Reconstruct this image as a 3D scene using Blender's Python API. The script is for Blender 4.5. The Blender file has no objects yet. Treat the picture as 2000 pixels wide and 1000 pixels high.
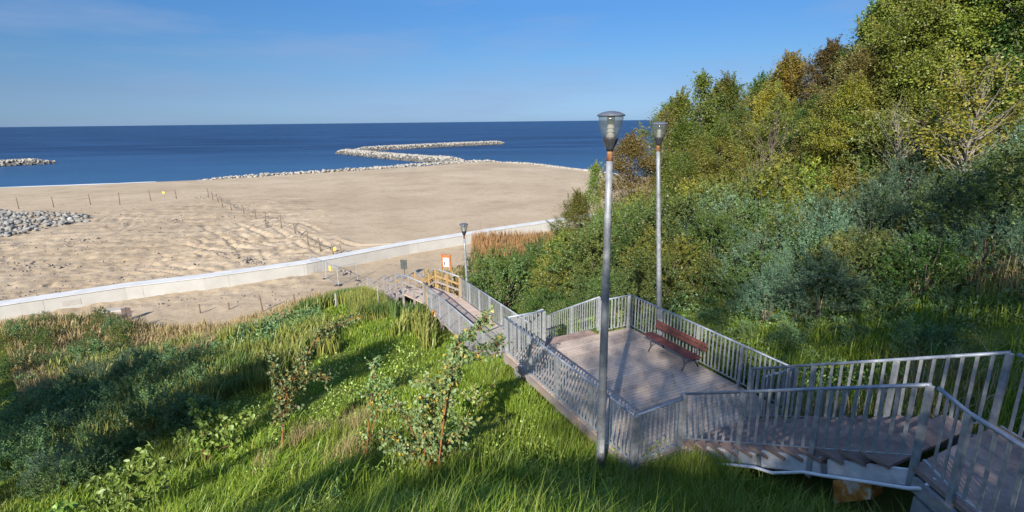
import bpy, bmesh, math, random
import numpy as np
from mathutils import Vector, noise as mnoise
R = math.radians
rng = np.random.default_rng(7)
random.seed(7)

# ------------------------------------------------------------------ camera, sky, sun, exposure
SC = bpy.context.scene
COL = SC.collection
EYE = np.array([0.0, 0.0, 15.0])
FPX, PITCH, ROLL = 1030.0, 14.323, 0.63
cam_data = bpy.data.cameras.new('camera')
cam = bpy.data.objects.new('camera', cam_data)
COL.objects.link(cam)
cam_data.sensor_width = 36.0
cam_data.lens = 36.0 * FPX / 2000.0
cam_data.clip_start = 0.1
cam_data.clip_end = 90000.0
_c, _s, _p = math.cos(R(ROLL)), math.sin(R(ROLL)), R(PITCH)
FW = np.array([0, math.cos(_p), -math.sin(_p)])
UP0 = np.array([0, math.sin(_p), math.cos(_p)])
AX = np.array([_c, 0, 0]) - _s * UP0
AY = np.array([_s, 0, 0]) + _c * UP0
from mathutils import Matrix
cam.matrix_world = Matrix(((AX[0], AY[0], -FW[0], 0), (AX[1], AY[1], -FW[1], 0), (AX[2], AY[2], -FW[2], 15.0), (0, 0, 0, 1)))
SC.camera = cam

SUN_BEARING, SUN_EL = 252.7, 28.0
world = bpy.data.worlds.new('World')
SC.world = world
world.use_nodes = True
wt = world.node_tree
wt.nodes.clear()
sky = wt.nodes.new('ShaderNodeTexSky')
sky.sky_type = 'NISHITA'
sky.sun_disc = False
sky.sun_elevation = R(SUN_EL)
sky.sun_rotation = R(197.3)
sky.altitude = 0
sky.air_density = 0.85
sky.dust_density = 0.25
sky.ozone_density = 4.0
bg = wt.nodes.new('ShaderNodeBackground')
bg.inputs[1].default_value = 0.15
wo = wt.nodes.new('ShaderNodeOutputWorld')
# thin cirrus veils
tc = wt.nodes.new('ShaderNodeTexCoord')
mp = wt.nodes.new('ShaderNodeMapping'); mp.inputs['Scale'].default_value = (1.6, 1.6, 11.0); mp.inputs['Rotation'].default_value = (0.0, 0.06, 0.3)
nz = wt.nodes.new('ShaderNodeTexNoise'); nz.inputs['Scale'].default_value = 1.7; nz.inputs['Detail'].default_value = 6; nz.inputs['Roughness'].default_value = 0.6
rp = wt.nodes.new('ShaderNodeValToRGB')
rp.color_ramp.elements[0].position = 0.47; rp.color_ramp.elements[0].color = (0, 0, 0, 1)
rp.color_ramp.elements[1].position = 0.8; rp.color_ramp.elements[1].color = (0.6, 0.6, 0.6, 1)
mx = wt.nodes.new('ShaderNodeMix'); mx.data_type = 'RGBA'
mx.inputs['B'].default_value = (.95, 1.32, 2.05, 1)
L = wt.links.new
L(tc.outputs['Generated'], mp.inputs['Vector']); L(mp.outputs[0], nz.inputs['Vector']); L(nz.outputs['Fac'], rp.inputs[0])
# sky tint by height: low visible band darkened, upper sky kept bright to lift shade
sz_ = wt.nodes.new('ShaderNodeSeparateXYZ'); L(tc.outputs['Generated'], sz_.inputs[0])
tr_ = wt.nodes.new('ShaderNodeValToRGB')
_st = [(p_, tuple(v_ / 1.25 for v_ in c_)) for p_, c_ in [(0.0, (.175, .262, .45)), (.052, (.205, .25, .35)), (.104, (.21, .288, .365)), (.19, (.20, .325, .43)), (.3, (.36, .48, .56)), (.6, (1.15, 1.2, 1.25))]]
while len(tr_.color_ramp.elements) < len(_st): tr_.color_ramp.elements.new(.5)
for e_, (p_, c_) in zip(tr_.color_ramp.elements, _st): e_.position = p_; e_.color = (*c_, 1)
tm_ = wt.nodes.new('ShaderNodeMix'); tm_.data_type = 'RGBA'; tm_.blend_type = 'MULTIPLY'; tm_.inputs['Factor'].default_value = 1
L(sz_.outputs['Z'], tr_.inputs[0]); L(sky.outputs[0], tm_.inputs['A']); L(tr_.outputs[0], tm_.inputs['B'])
L(rp.outputs[0], mx.inputs['Factor']); L(tm_.outputs['Result'], mx.inputs['A']); L(mx.outputs['Result'], bg.inputs[0]); L(bg.outputs[0], wo.inputs[0])

sd = bpy.data.lights.new('sun', 'SUN')
sd.energy = 4.8
sd.angle = R(0.5)
sd.color = (1.0, 0.93, 0.82)
sun = bpy.data.objects.new('sun', sd)
COL.objects.link(sun)
sb, se = R(SUN_BEARING), R(SUN_EL)
SUN_DIR = Vector((math.cos(sb) * math.cos(se), math.sin(sb) * math.cos(se), math.sin(se)))
sun.rotation_euler = SUN_DIR.to_track_quat('Z', 'Y').to_euler()
sun.location = SUN_DIR * 80
SC.view_settings.view_transform = 'Standard'
SC.view_settings.look = 'None'
SC.view_settings.exposure = 1.1
SC.view_settings.gamma = 1.0
SC.view_settings.use_curve_mapping = False
SC.cycles.max_bounces = 6
SC.cycles.transparent_max_bounces = 8

# ------------------------------------------------------------------ survey helpers (photo pixel -> place in the world)
def ray(px, py):
    return FW + AX * ((px - 1000) / FPX) + AY * ((500 - py) / FPX)
def at_z(px, py, z):
    d = ray(px, py)
    return EYE + d * ((z - EYE[2]) / d[2])
def at_d(px, py, dist):
    d = ray(px, py)
    return EYE + d * (dist / math.hypot(d[0], d[1]))
UB = R(115.5)
UV = np.array([math.cos(UB), math.sin(UB), 0.0])
NV = np.array([math.sin(UB), -math.cos(UB), 0.0])
def P(u, n, z):                                  # stair axis frame -> world
    return UV * u + NV * n + np.array([0, 0, z])
def to_un(x, y):
    return x * UV[0] + y * UV[1], x * NV[0] + y * NV[1]

# ------------------------------------------------------------------ object helpers
def tag(o, label=None, cat=None, group=None, kind=None):
    if label: o['label'] = label
    if cat: o['category'] = cat
    if group: o['group'] = group
    if kind: o['kind'] = kind
    return o
def empty(name, loc, label=None, cat=None, group=None):
    o = bpy.data.objects.new(name, None)
    o.empty_display_size = 0.2
    o.location = Vector([float(v) for v in loc])
    COL.objects.link(o)
    return tag(o, label, cat, group)
def wloc(o):
    v = Vector((0, 0, 0))
    while o is not None:
        v = v + o.location
        o = o.parent
    return v
def mesh_arrays(name, V, F, mat, smooth=False):
    """V (n,3) float, F (m,k) int: one mesh of k-gons"""
    V = np.asarray(V, dtype=np.float32); F = np.asarray(F, dtype=np.int32)
    me = bpy.data.meshes.new(name)
    k = F.shape[1]
    me.vertices.add(len(V)); me.vertices.foreach_set('co', V.ravel())
    me.loops.add(F.size); me.loops.foreach_set('vertex_index', F.ravel())
    me.polygons.add(len(F))
    me.polygons.foreach_set('loop_start', np.arange(0, F.size, k, dtype=np.int32))
    me.polygons.foreach_set('loop_total', np.full(len(F), k, dtype=np.int32))
    if smooth:
        me.polygons.foreach_set('use_smooth', np.ones(len(F), dtype=bool))
    me.update(calc_edges=True)
    if mat: me.materials.append(mat)
    return me
def put(name, me, parent=None, loc=(0, 0, 0)):
    o = bpy.data.objects.new(name, me)
    o.location = Vector([float(v) for v in loc])
    COL.objects.link(o)
    if parent is not None: o.parent = parent
    return o
class MB:
    def __init__(s): s.v = []; s.f = []; s.sm = False
    def box(s, c, hx, hy, hz, ax=None, ay=None, az=None):
        c = np.asarray(c, float)
        ax = np.array([1., 0, 0]) if ax is None else np.asarray(ax, float)
        ay = np.array([0, 1., 0]) if ay is None else np.asarray(ay, float)
        az = np.array([0, 0, 1.]) if az is None else np.asarray(az, float)
        b = len(s.v)
        for k in (-1, 1):
            for j in (-1, 1):
                for i in (-1, 1):
                    s.v.append(c + ax * hx * i + ay * hy * j + az * hz * k)
        for q in ((0, 2, 3, 1), (4, 5, 7, 6), (0, 1, 5, 4), (2, 6, 7, 3), (0, 4, 6, 2), (1, 3, 7, 5)):
            s.f.append([b + i for i in q])
        return s
    def bar(s, a, b, w, h, up=(0, 0, 1)):
        a = np.asarray(a, float); b = np.asarray(b, float)
        d = b - a; ln = np.linalg.norm(d); d = d / ln
        up = np.asarray(up, float)
        sd_ = np.cross(d, up); sd_ /= np.linalg.norm(sd_)
        u2 = np.cross(sd_, d)
        return s.box((a + b) / 2, ln / 2, w / 2, h / 2, d, sd_, u2)
    def tube(s, pts, rad, seg=8, cap=True):
        pts = [np.asarray(p, float) for p in pts]
        if not hasattr(rad, '__len__'): rad = [rad] * len(pts)
        b = len(s.v)
        prev = None
        for i, p in enumerate(pts):
            if i == 0: t = pts[1] - p
            elif i == len(pts) - 1: t = p - pts[i - 1]
            else:
                t1 = p - pts[i - 1]; t2 = pts[i + 1] - p
                t = t1 / (np.linalg.norm(t1) + 1e-9) + t2 / (np.linalg.norm(t2) + 1e-9)
            t = t / (np.linalg.norm(t) + 1e-9)
            if prev is None:
                ref = np.array([0, 0, 1.]) if abs(t[2]) < .9 else np.array([1., 0, 0])
                e = np.cross(t, ref)
            else:
                e = prev - t * (prev @ t)
            e /= np.linalg.norm(e) + 1e-9
            prev = e
            g = np.cross(t, e)
            for k in range(seg):
                a = 2 * math.pi * k / seg
                s.v.append(p + rad[i] * (math.cos(a) * e + math.sin(a) * g))
        for i in range(len(pts) - 1):
            for k in range(seg):
                k2 = (k + 1) % seg
                s.f.append([b + i * seg + k, b + i * seg + k2, b + (i + 1) * seg + k2, b + (i + 1) * seg + k])
        if cap:
            s.f.append([b + k for k in range(seg)][::-1])
            e0 = b + (len(pts) - 1) * seg
            s.f.append([e0 + k for k in range(seg)])
        return s
    def lathe(s, c, prof, seg=20):
        c = np.asarray(c, float); b = len(s.v)
        for r, z in prof:
            for k in range(seg):
                a = 2 * math.pi * k / seg
                s.v.append(c + np.array([r * math.cos(a), r * math.sin(a), z]))
        for i in range(len(prof) - 1):
            for k in range(seg):
                k2 = (k + 1) % seg
                s.f.append([b + i * seg + k, b + i * seg + k2, b + (i + 1) * seg + k2, b + (i + 1) * seg + k])
        s.f.append([b + k for k in range(seg)][::-1])
        e0 = b + (len(prof) - 1) * seg
        s.f.append([e0 + k for k in range(seg)])
        return s
    def mesh(s, name, mat, origin=(0, 0, 0), smooth=False, bevel=0):
        me = bpy.data.meshes.new(name)
        o = np.asarray(origin, float)
        me.from_pydata([tuple(np.asarray(v, float) - o) for v in s.v], [], s.f)
        if bevel:
            bm = bmesh.new(); bm.from_mesh(me)
            bmesh.ops.bevel(bm, geom=bm.edges[:], offset=bevel, segments=1, affect='EDGES')
            bm.to_mesh(me); bm.free()
        if smooth:
            for p in me.polygons: p.use_smooth = len(p.vertices) == 4
        me.materials.append(mat)
        me.update()
        return me
    def build(s, name, mat, parent=None, smooth=False, bevel=0):
        org = wloc(parent) if parent is not None else np.mean(np.array(s.v), axis=0)
        if parent is None: org = np.array([org[0], org[1], min(v[2] for v in s.v)])
        o = put(name, s.mesh(name, mat, origin=tuple(org), smooth=smooth, bevel=bevel), parent)
        if parent is None: o.location = Vector([float(v) for v in org])
        return o

# ------------------------------------------------------------------ materials
def new_mat(name):
    m = bpy.data.materials.new(name); m.use_nodes = True
    nt = m.node_tree
    return m, nt, nt.nodes, nt.links.new, nt.nodes['Principled BSDF']
def ramp(N, stops):
    r = N.new('ShaderNodeValToRGB')
    el = r.color_ramp.elements
    while len(el) < len(stops): el.new(0.5)
    for e, (p, c) in zip(el, stops):
        e.position = p; e.color = (*c, 1)
    return r
def noise_mat(name, stops, scale=4.0, detail=8, rough=0.8, metallic=0.0, bump=0.0, bscale=None, spec=0.3, coords='Object', stretch=(1, 1, 1), nrough=0.6):
    m, nt, N, Lk, b = new_mat(name)
    t = N.new('ShaderNodeTexCoord')
    mpp = N.new('ShaderNodeMapping'); mpp.inputs['Scale'].default_value = stretch
    n = N.new('ShaderNodeTexNoise'); n.inputs['Scale'].default_value = scale; n.inputs['Detail'].default_value = detail; n.inputs['Roughness'].default_value = nrough
    r = ramp(N, stops)
    Lk(t.outputs[coords], mpp.inputs[0]); Lk(mpp.outputs[0], n.inputs['Vector']); Lk(n.outputs['Fac'], r.inputs[0]); Lk(r.outputs[0], b.inputs['Base Color'])
    b.inputs['Roughness'].default_value = rough; b.inputs['Metallic'].default_value = metallic
    b.inputs['Specular IOR Level'].default_value = spec
    if bump:
        n2 = N.new('ShaderNodeTexNoise'); n2.inputs['Scale'].default_value = bscale or scale * 4; n2.inputs['Detail'].default_value = 6
        bp = N.new('ShaderNodeBump'); bp.inputs['Strength'].default_value = bump; bp.inputs['Distance'].default_value = 0.05
        Lk(mpp.outputs[0], n2.inputs['Vector']); Lk(n2.outputs['Fac'], bp.inputs['Height']); Lk(bp.outputs[0], b.inputs['Normal'])
    return m
def leaf_mat(name, cols, transl=0.22, obj_var=0.32, patch=None, gloss=0.025, calm=1.0):
    """per-leaf hue from Random Per Island, whole-plant value from Object Random, optional patches of a second hue"""
    mean_ = np.mean(np.array(cols), axis=0)
    cols = [tuple(mean_ + (np.array(c_) - mean_) * calm) for c_ in cols]
    m, nt, N, Lk, b = new_mat(name)
    N.remove(b)
    out = N['Material Output']
    g = N.new('ShaderNodeNewGeometry')
    r = ramp(N, [(i / max(1, len(cols) - 1), c) for i, c in enumerate(cols)])
    Lk(g.outputs['Random Per Island'], r.inputs[0])
    colr = r.outputs[0]
    if patch:
        t = N.new('ShaderNodeTexCoord')
        n = N.new('ShaderNodeTexNoise'); n.inputs['Scale'].default_value = patch[1]; n.inputs['Detail'].default_value = 4
        Lk(g.outputs['Position'], n.inputs['Vector'])
        rr = ramp(N, [(patch[2], (0, 0, 0)), (patch[3], (1, 1, 1))])
        Lk(n.outputs['Fac'], rr.inputs[0])
        r2 = ramp(N, [(i / max(1, len(patch[0]) - 1), c) for i, c in enumerate(patch[0])])
        Lk(g.outputs['Random Per Island'], r2.inputs[0])
        mm = N.new('ShaderNodeMix'); mm.data_type = 'RGBA'
        Lk(rr.outputs[0], mm.inputs['Factor']); Lk(colr, mm.inputs['A']); Lk(r2.outputs[0], mm.inputs['B'])
        colr = mm.outputs['Result']
    oi = N.new('ShaderNodeObjectInfo')
    hs = N.new('ShaderNodeHueSaturation')
    mr = N.new('ShaderNodeMapRange'); mr.inputs['To Min'].default_value = 1 - obj_var; mr.inputs['To Max'].default_value = 1 + obj_var
    mh = N.new('ShaderNodeMapRange'); mh.inputs['To Min'].default_value = 0.5 - obj_var * .09; mh.inputs['To Max'].default_value = 0.5 + obj_var * .06
    mu = N.new('ShaderNodeMath'); mu.operation = 'MULTIPLY'; mu.inputs[1].default_value = 7.31
    fr = N.new('ShaderNodeMath'); fr.operation = 'FRACT'
    Lk(oi.outputs['Random'], mr.inputs[0]); Lk(oi.outputs['Random'], mu.inputs[0]); Lk(mu.outputs[0], fr.inputs[0]); Lk(fr.outputs[0], mh.inputs[0])
    Lk(mr.outputs[0], hs.inputs['Value']); Lk(mh.outputs[0], hs.inputs['Hue']); Lk(colr, hs.inputs['Color'])
    d = N.new('ShaderNodeBsdfDiffuse'); tr = N.new('ShaderNodeBsdfTranslucent'); gl = N.new('ShaderNodeBsdfGlossy'); gl.inputs['Roughness'].default_value = 0.45
    gl.inputs['Color'].default_value = (.8, .85, .9, 1)
    m1 = N.new('ShaderNodeMixShader'); m1.inputs[0].default_value = transl
    m2 = N.new('ShaderNodeMixShader'); m2.inputs[0].default_value = gloss
    Lk(hs.outputs[0], d.inputs[0]); Lk(hs.outputs[0], tr.inputs[0])
    Lk(d.outputs[0], m1.inputs[1]); Lk(tr.outputs[0], m1.inputs[2]); Lk(m1.outputs[0], m2.inputs[1]); Lk(gl.outputs[0], m2.inputs[2]); Lk(m2.outputs[0], out.inputs[0])
    return m

M = {}
M['zinc'] = noise_mat('galvanised steel', [(.3, (.235, .25, .26)), (.55, (.33, .345, .355)), (.74, (.43, .445, .455)), (.8, (.27, .20, .15))], scale=9, rough=.5, metallic=.35, spec=.4)
M['zinc_pole'] = noise_mat('weathered galvanised pole', [(.25, (.13, .14, .155)), (.45, (.20, .215, .23)), (.6, (.26, .275, .285)), (.8, (.36, .37, .375))], scale=7, rough=.55, metallic=.3, spec=.35)
M['handrail'] = noise_mat('worn painted handrail', [(.35, (.21, .24, .29)), (.55, (.28, .31, .36)), (.66, (.36, .39, .42)), (.72, (.5, .51, .51))], scale=5, rough=.45, metallic=.25)
M['rust'] = noise_mat('rust', [(.3, (.07, .03, .015)), (.55, (.19, .08, .03)), (.75, (.26, .17, .1))], scale=10, rough=.9)
M['rust_block'] = noise_mat('rusty stained block', [(.35, (.35, .11, .02)), (.5, (.50, .22, .05)), (.58, (.62, .5, .38)), (.75, (.7, .66, .58))], scale=4, rough=.9, bump=.4)
M['black'] = noise_mat('black plastic', [(.3, (.02, .022, .025)), (.7, (.045, .045, .05))], scale=6, rough=.5)
M['cap'] = noise_mat('dark grey lamp cap', [(.3, (.055, .065, .085)), (.7, (.10, .115, .145))], scale=5, rough=.5)
M['deck'] = None
M['tread'] = noise_mat('brown tread boards', [(.3, (.15, .10, .08)), (.55, (.24, .17, .14)), (.8, (.34, .26, .22))], scale=3, stretch=(1, 1, 6), rough=.85, bump=.2)
M['beam'] = noise_mat('rusty edge beam', [(.35, (.22, .21, .20)), (.55, (.24, .19, .155)), (.75, (.22, .13, .09))], scale=2.5, rough=.85)
M['white_stringer'] = noise_mat('pale concrete stringer', [(.3, (.42, .41, .40)), (.6, (.62, .61, .59)), (.8, (.72, .71, .69))], scale=4, rough=.8, bump=.15)
M['pipe'] = noise_mat('white pipe', [(.3, (.6, .6, .6)), (.7, (.78, .78, .77))], scale=3, rough=.4)
M['bench_wood'] = noise_mat('red brown bench slats', [(.3, (.065, .022, .019)), (.6, (.115, .04, .034)), (.8, (.18, .078, .066))], scale=6, rough=.5)
M['iron'] = noise_mat('cast iron', [(.3, (.05, .05, .055)), (.7, (.12, .12, .13))], scale=8, rough=.6, metallic=.3)
M['new_wood'] = noise_mat('fresh yellow timber', [(.3, (.25, .15, .06)), (.55, (.33, .21, .09)), (.8, (.38, .27, .14))], scale=5, stretch=(1, 1, .3), rough=.8)
M['old_wood'] = noise_mat('weathered grey timber', [(.3, (.15, .135, .13)), (.55, (.25, .225, .215)), (.8, (.34, .31, .295))], scale=5, rough=.85)
M['stake'] = noise_mat('dark wooden stake', [(.3, (.10, .07, .05)), (.7, (.22, .16, .11))], scale=5, rough=.9)
M['rope'] = noise_mat('rope', [(.3, (.08, .07, .06)), (.7, (.15, .135, .12))], scale=9, rough=.9)
M['yellow'] = noise_mat('yellow plate', [(.3, (.75, .48, .03)), (.7, (.82, .58, .08))], scale=5, rough=.5)
M['dark_board'] = noise_mat('dark slate board', [(.3, (.035, .045, .042)), (.7, (.07, .082, .078))], scale=5, rough=.6)
M['brown_board'] = noise_mat('dark brown board', [(.3, (.08, .06, .055)), (.7, (.13, .1, .09))], scale=5, rough=.7)
M['orange_wood'] = noise_mat('orange stained timber', [(.3, (.30, .085, .02)), (.7, (.42, .14, .035))], scale=5, rough=.6)
M['paper'] = noise_mat('white notice sheet', [(.3, (.48, .49, .52)), (.7, (.55, .56, .58))], scale=3, rough=.5)
M['ink'] = noise_mat('dark print', [(.3, (.04, .05, .08)), (.7, (.08, .1, .14))], scale=3, rough=.6)
M['stone_grey'] = noise_mat('grey broken stone', [(.3, (.10, .10, .095)), (.5, (.20, .195, .18)), (.75, (.36, .35, .325))], scale=1.4, rough=.9, bump=.4)
M['stone'] = noise_mat('pale quarry stone', [(.3, (.16, .15, .13)), (.5, (.28, .262, .23)), (.75, (.39, .37, .335))], scale=1.1, rough=.9, bump=.4)
M['stone_wet'] = noise_mat('dark rock core', [(.3, (.05, .05, .045)), (.6, (.12, .115, .10)), (.8, (.22, .2, .17))], scale=.6, rough=.85, bump=.6)
M['concrete'] = noise_mat('pale concrete', [(.3, (.34, .335, .315)), (.55, (.39, .385, .365)), (.8, (.43, .425, .405))], scale=.7, rough=.85, bump=.1, bscale=6)
M['patch'] = noise_mat('grey mortar patch', [(.3, (.30, .28, .26)), (.7, (.38, .36, .33))], scale=3, rough=.9)
M['bark_dark'] = noise_mat('dark bark', [(.3, (.05, .04, .03)), (.7, (.13, .105, .085))], scale=4, rough=.95, stretch=(1, 1, .3))
M['bark_pale'] = noise_mat('pale bark', [(.3, (.12, .105, .085)), (.55, (.21, .19, .16)), (.8, (.30, .275, .24))], scale=4, rough=.9, stretch=(1, 1, .3))
M['bark_orange'] = noise_mat('orange young bark', [(.3, (.15, .06, .025)), (.7, (.31, .135, .05))], scale=8, rough=.7)
M['bark_red'] = noise_mat('dark red stems', [(.3, (.10, .035, .025)), (.7, (.2, .085, .055))], scale=8, rough=.7)
M['stem_green'] = noise_mat('green stem', [(.3, (.10, .13, .03)), (.7, (.2, .2, .07))], scale=8, rough=.7)

m, nt, N, Lk, b = new_mat('lamp glass')
b.inputs['Base Color'].default_value = (.12, .145, .145, 1); b.inputs['Roughness'].default_value = .12
b.inputs['Alpha'].default_value = .45; b.inputs['Specular IOR Level'].default_value = .5
M['glass'] = m
M['bulb'] = noise_mat('white lamp insert', [(.3, (.42, .40, .33)), (.7, (.6, .58, .5))], scale=3, rough=.4)

def deck_mat(name, stops, plank=0.12, gap=.012, along=(UV[0], UV[1])):
    m, nt, N, Lk, b = new_mat(name)
    g = N.new('ShaderNodeNewGeometry')
    dp = N.new('ShaderNodeVectorMath'); dp.operation = 'DOT_PRODUCT'; dp.inputs[1].default_value = (along[0], along[1], 0)
    dv = N.new('ShaderNodeMath'); dv.operation = 'DIVIDE'; dv.inputs[1].default_value = plank
    fr = N.new('ShaderNodeMath'); fr.operation = 'FRACT'
    fl = N.new('ShaderNodeMath'); fl.operation = 'FLOOR'
    gt = N.new('ShaderNodeMath'); gt.operation = 'GREATER_THAN'; gt.inputs[1].default_value = gap / plank
    wn = N.new('ShaderNodeTexWhiteNoise'); wn.noise_dimensions = '1D'
    n = N.new('ShaderNodeTexNoise'); n.inputs['Scale'].default_value = 1.1; n.inputs['Detail'].default_value = 9; n.inputs['Roughness'].default_value = .65
    n3 = N.new('ShaderNodeTexNoise'); n3.inputs['Scale'].default_value = 14; n3.inputs['Detail'].default_value = 5
    ad = N.new('ShaderNodeMath'); ad.operation = 'MULTIPLY_ADD'; ad.inputs[1].default_value = .12
    ad2 = N.new('ShaderNodeMath'); ad2.operation = 'MULTIPLY_ADD'; ad2.inputs[1].default_value = .3
    r = ramp(N, stops)
    mm = N.new('ShaderNodeMix'); mm.data_type = 'RGBA'; mm.inputs['A'].default_value = (.21, .17, .145, 1)
    Lk(g.outputs['Position'], dp.inputs[0]); Lk(dp.outputs['Value'], dv.inputs[0]); Lk(dv.outputs[0], fr.inputs[0]); Lk(dv.outputs[0], fl.inputs[0])
    Lk(fl.outputs[0], wn.inputs['W']); Lk(fr.outputs[0], gt.inputs[0]); Lk(g.outputs['Position'], n.inputs['Vector']); Lk(g.outputs['Position'], n3.inputs['Vector'])
    Lk(wn.outputs['Value'], ad.inputs[0]); Lk(n.outputs['Fac'], ad.inputs[2]); Lk(n3.outputs['Fac'], ad2.inputs[0]); Lk(ad.outputs[0], ad2.inputs[2])
    Lk(ad2.outputs[0], r.inputs[0]); Lk(gt.outputs[0], mm.inputs['Factor']); Lk(r.outputs[0], mm.inputs['B']); Lk(mm.outputs['Result'], b.inputs['Base Color'])
    bp = N.new('ShaderNodeBump'); bp.inputs['Strength'].default_value = .5; bp.inputs['Distance'].default_value = .02
    Lk(gt.outputs[0], bp.inputs['Height']); Lk(bp.outputs[0], b.inputs['Normal'])
    b.inputs['Roughness'].default_value = .85; b.inputs['Specular IOR Level'].default_value = .2
    return m
M['deck'] = deck_mat('worn deck boards', [(.45, (.21, .16, .125)), (.62, (.35, .275, .22)), (.9, (.48, .395, .325))])
M['tread_deck'] = deck_mat('brown landing boards', [(.45, (.15, .105, .09)), (.65, (.23, .17, .145)), (.9, (.34, .27, .23))], plank=.3, along=(math.cos(.35), math.sin(.35)))
M['walk'] = deck_mat('pale boardwalk boards', [(.45, (.33, .24, .19)), (.7, (.44, .34, .28)), (.95, (.52, .42, .35))], along=(UV[0], UV[1]))

# foliage palettes (albedo)
M['leaf_dark'] = leaf_mat('dark green leaves', [(.035, .075, .015), (.06, .11, .02), (.085, .14, .028)], patch=([(.10, .12, .02), (.13, .14, .03)], .5, .52, .64), calm=.5)
M['leaf_mid'] = leaf_mat('mid green leaves', [(.08, .13, .018), (.12, .17, .025), (.17, .20, .03)], patch=([(.19, .19, .03), (.14, .17, .03)], .5, .5, .6), calm=.5)
M['leaf_olive'] = leaf_mat('olive autumn leaves', [(.10, .12, .02), (.15, .16, .028), (.21, .185, .03), (.13, .15, .03)], patch=([(.07, .11, .018), (.11, .15, .025)], .5, .5, .6), calm=.5)
M['leaf_yellow'] = leaf_mat('yellow green leaves', [(.15, .18, .022), (.22, .22, .028), (.29, .26, .03), (.17, .20, .025)], patch=([(.10, .15, .022), (.15, .19, .03)], .6, .48, .6), calm=.5)
M['leaf_ochre'] = leaf_mat('ochre autumn leaves', [(.16, .15, .022), (.22, .18, .028), (.28, .19, .03), (.15, .16, .028)], patch=([(.15, .16, .025), (.2, .2, .03)], .45, .5, .62), calm=.5)
M['leaf_rust'] = leaf_mat('rusty brown leaves', [(.12, .085, .03), (.16, .11, .035), (.11, .11, .03)], calm=.5)
M['leaf_bright'] = leaf_mat('bright green leaves', [(.09, .22, .02), (.13, .30, .03), (.18, .34, .04)], calm=.5)
M['leaf_buck'] = leaf_mat('silvery buckthorn leaves', [(.038, .09, .055), (.072, .14, .085), (.15, .215, .12), (.06, .12, .055)], transl=.2, obj_var=.38, calm=.9)
M['leaf_willow'] = leaf_mat('green thicket leaves', [(.05, .09, .022), (.085, .135, .035), (.13, .18, .05)], patch=([(.13, .15, .035), (.1, .11, .03)], .5, .52, .66), obj_var=.3, calm=.5)
M['leaf_sapling'] = leaf_mat('broad sapling leaves', [(.09, .15, .05), (.15, .23, .08), (.22, .30, .13), (.25, .33, .14), (.2, .28, .1), (.13, .21, .07), (.18, .27, .11), (.55, .38, .05)], transl=.3)
M['leaf_herb'] = leaf_mat('pale herb leaves', [(.14, .24, .04), (.22, .34, .07), (.28, .40, .1)], transl=.3)
M['grass'] = leaf_mat('meadow grass', [(.09, .155, .014), (.15, .25, .02), (.23, .33, .032), (.35, .38, .07)], transl=.35, obj_var=0,
                      patch=([(.15, .2, .025), (.24, .25, .05), (.10, .19, .02)], .45, .48, .66))
M['dry_grass'] = leaf_mat('dry straw grass', [(.22, .16, .07), (.33, .24, .11), (.42, .32, .17), (.18, .18, .06)], obj_var=0)
M['reed'] = leaf_mat('yellowing reeds', [(.12, .17, .03), (.20, .23, .05), (.33, .30, .08), (.10, .15, .03)], obj_var=0, patch=([(.06, .11, .025), (.1, .16, .04)], .3, .5, .6))
M['brown_reed'] = leaf_mat('brown reeds', [(.22, .12, .05), (.32, .19, .09), (.26, .16, .07)], obj_var=0)
M['under'] = leaf_mat('undergrowth leaves', [(.065, .14, .065), (.10, .19, .08), (.14, .24, .09), (.16, .22, .05)], obj_var=0, patch=([(.13, .17, .035), (.09, .13, .035)], .5, .5, .65))

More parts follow.
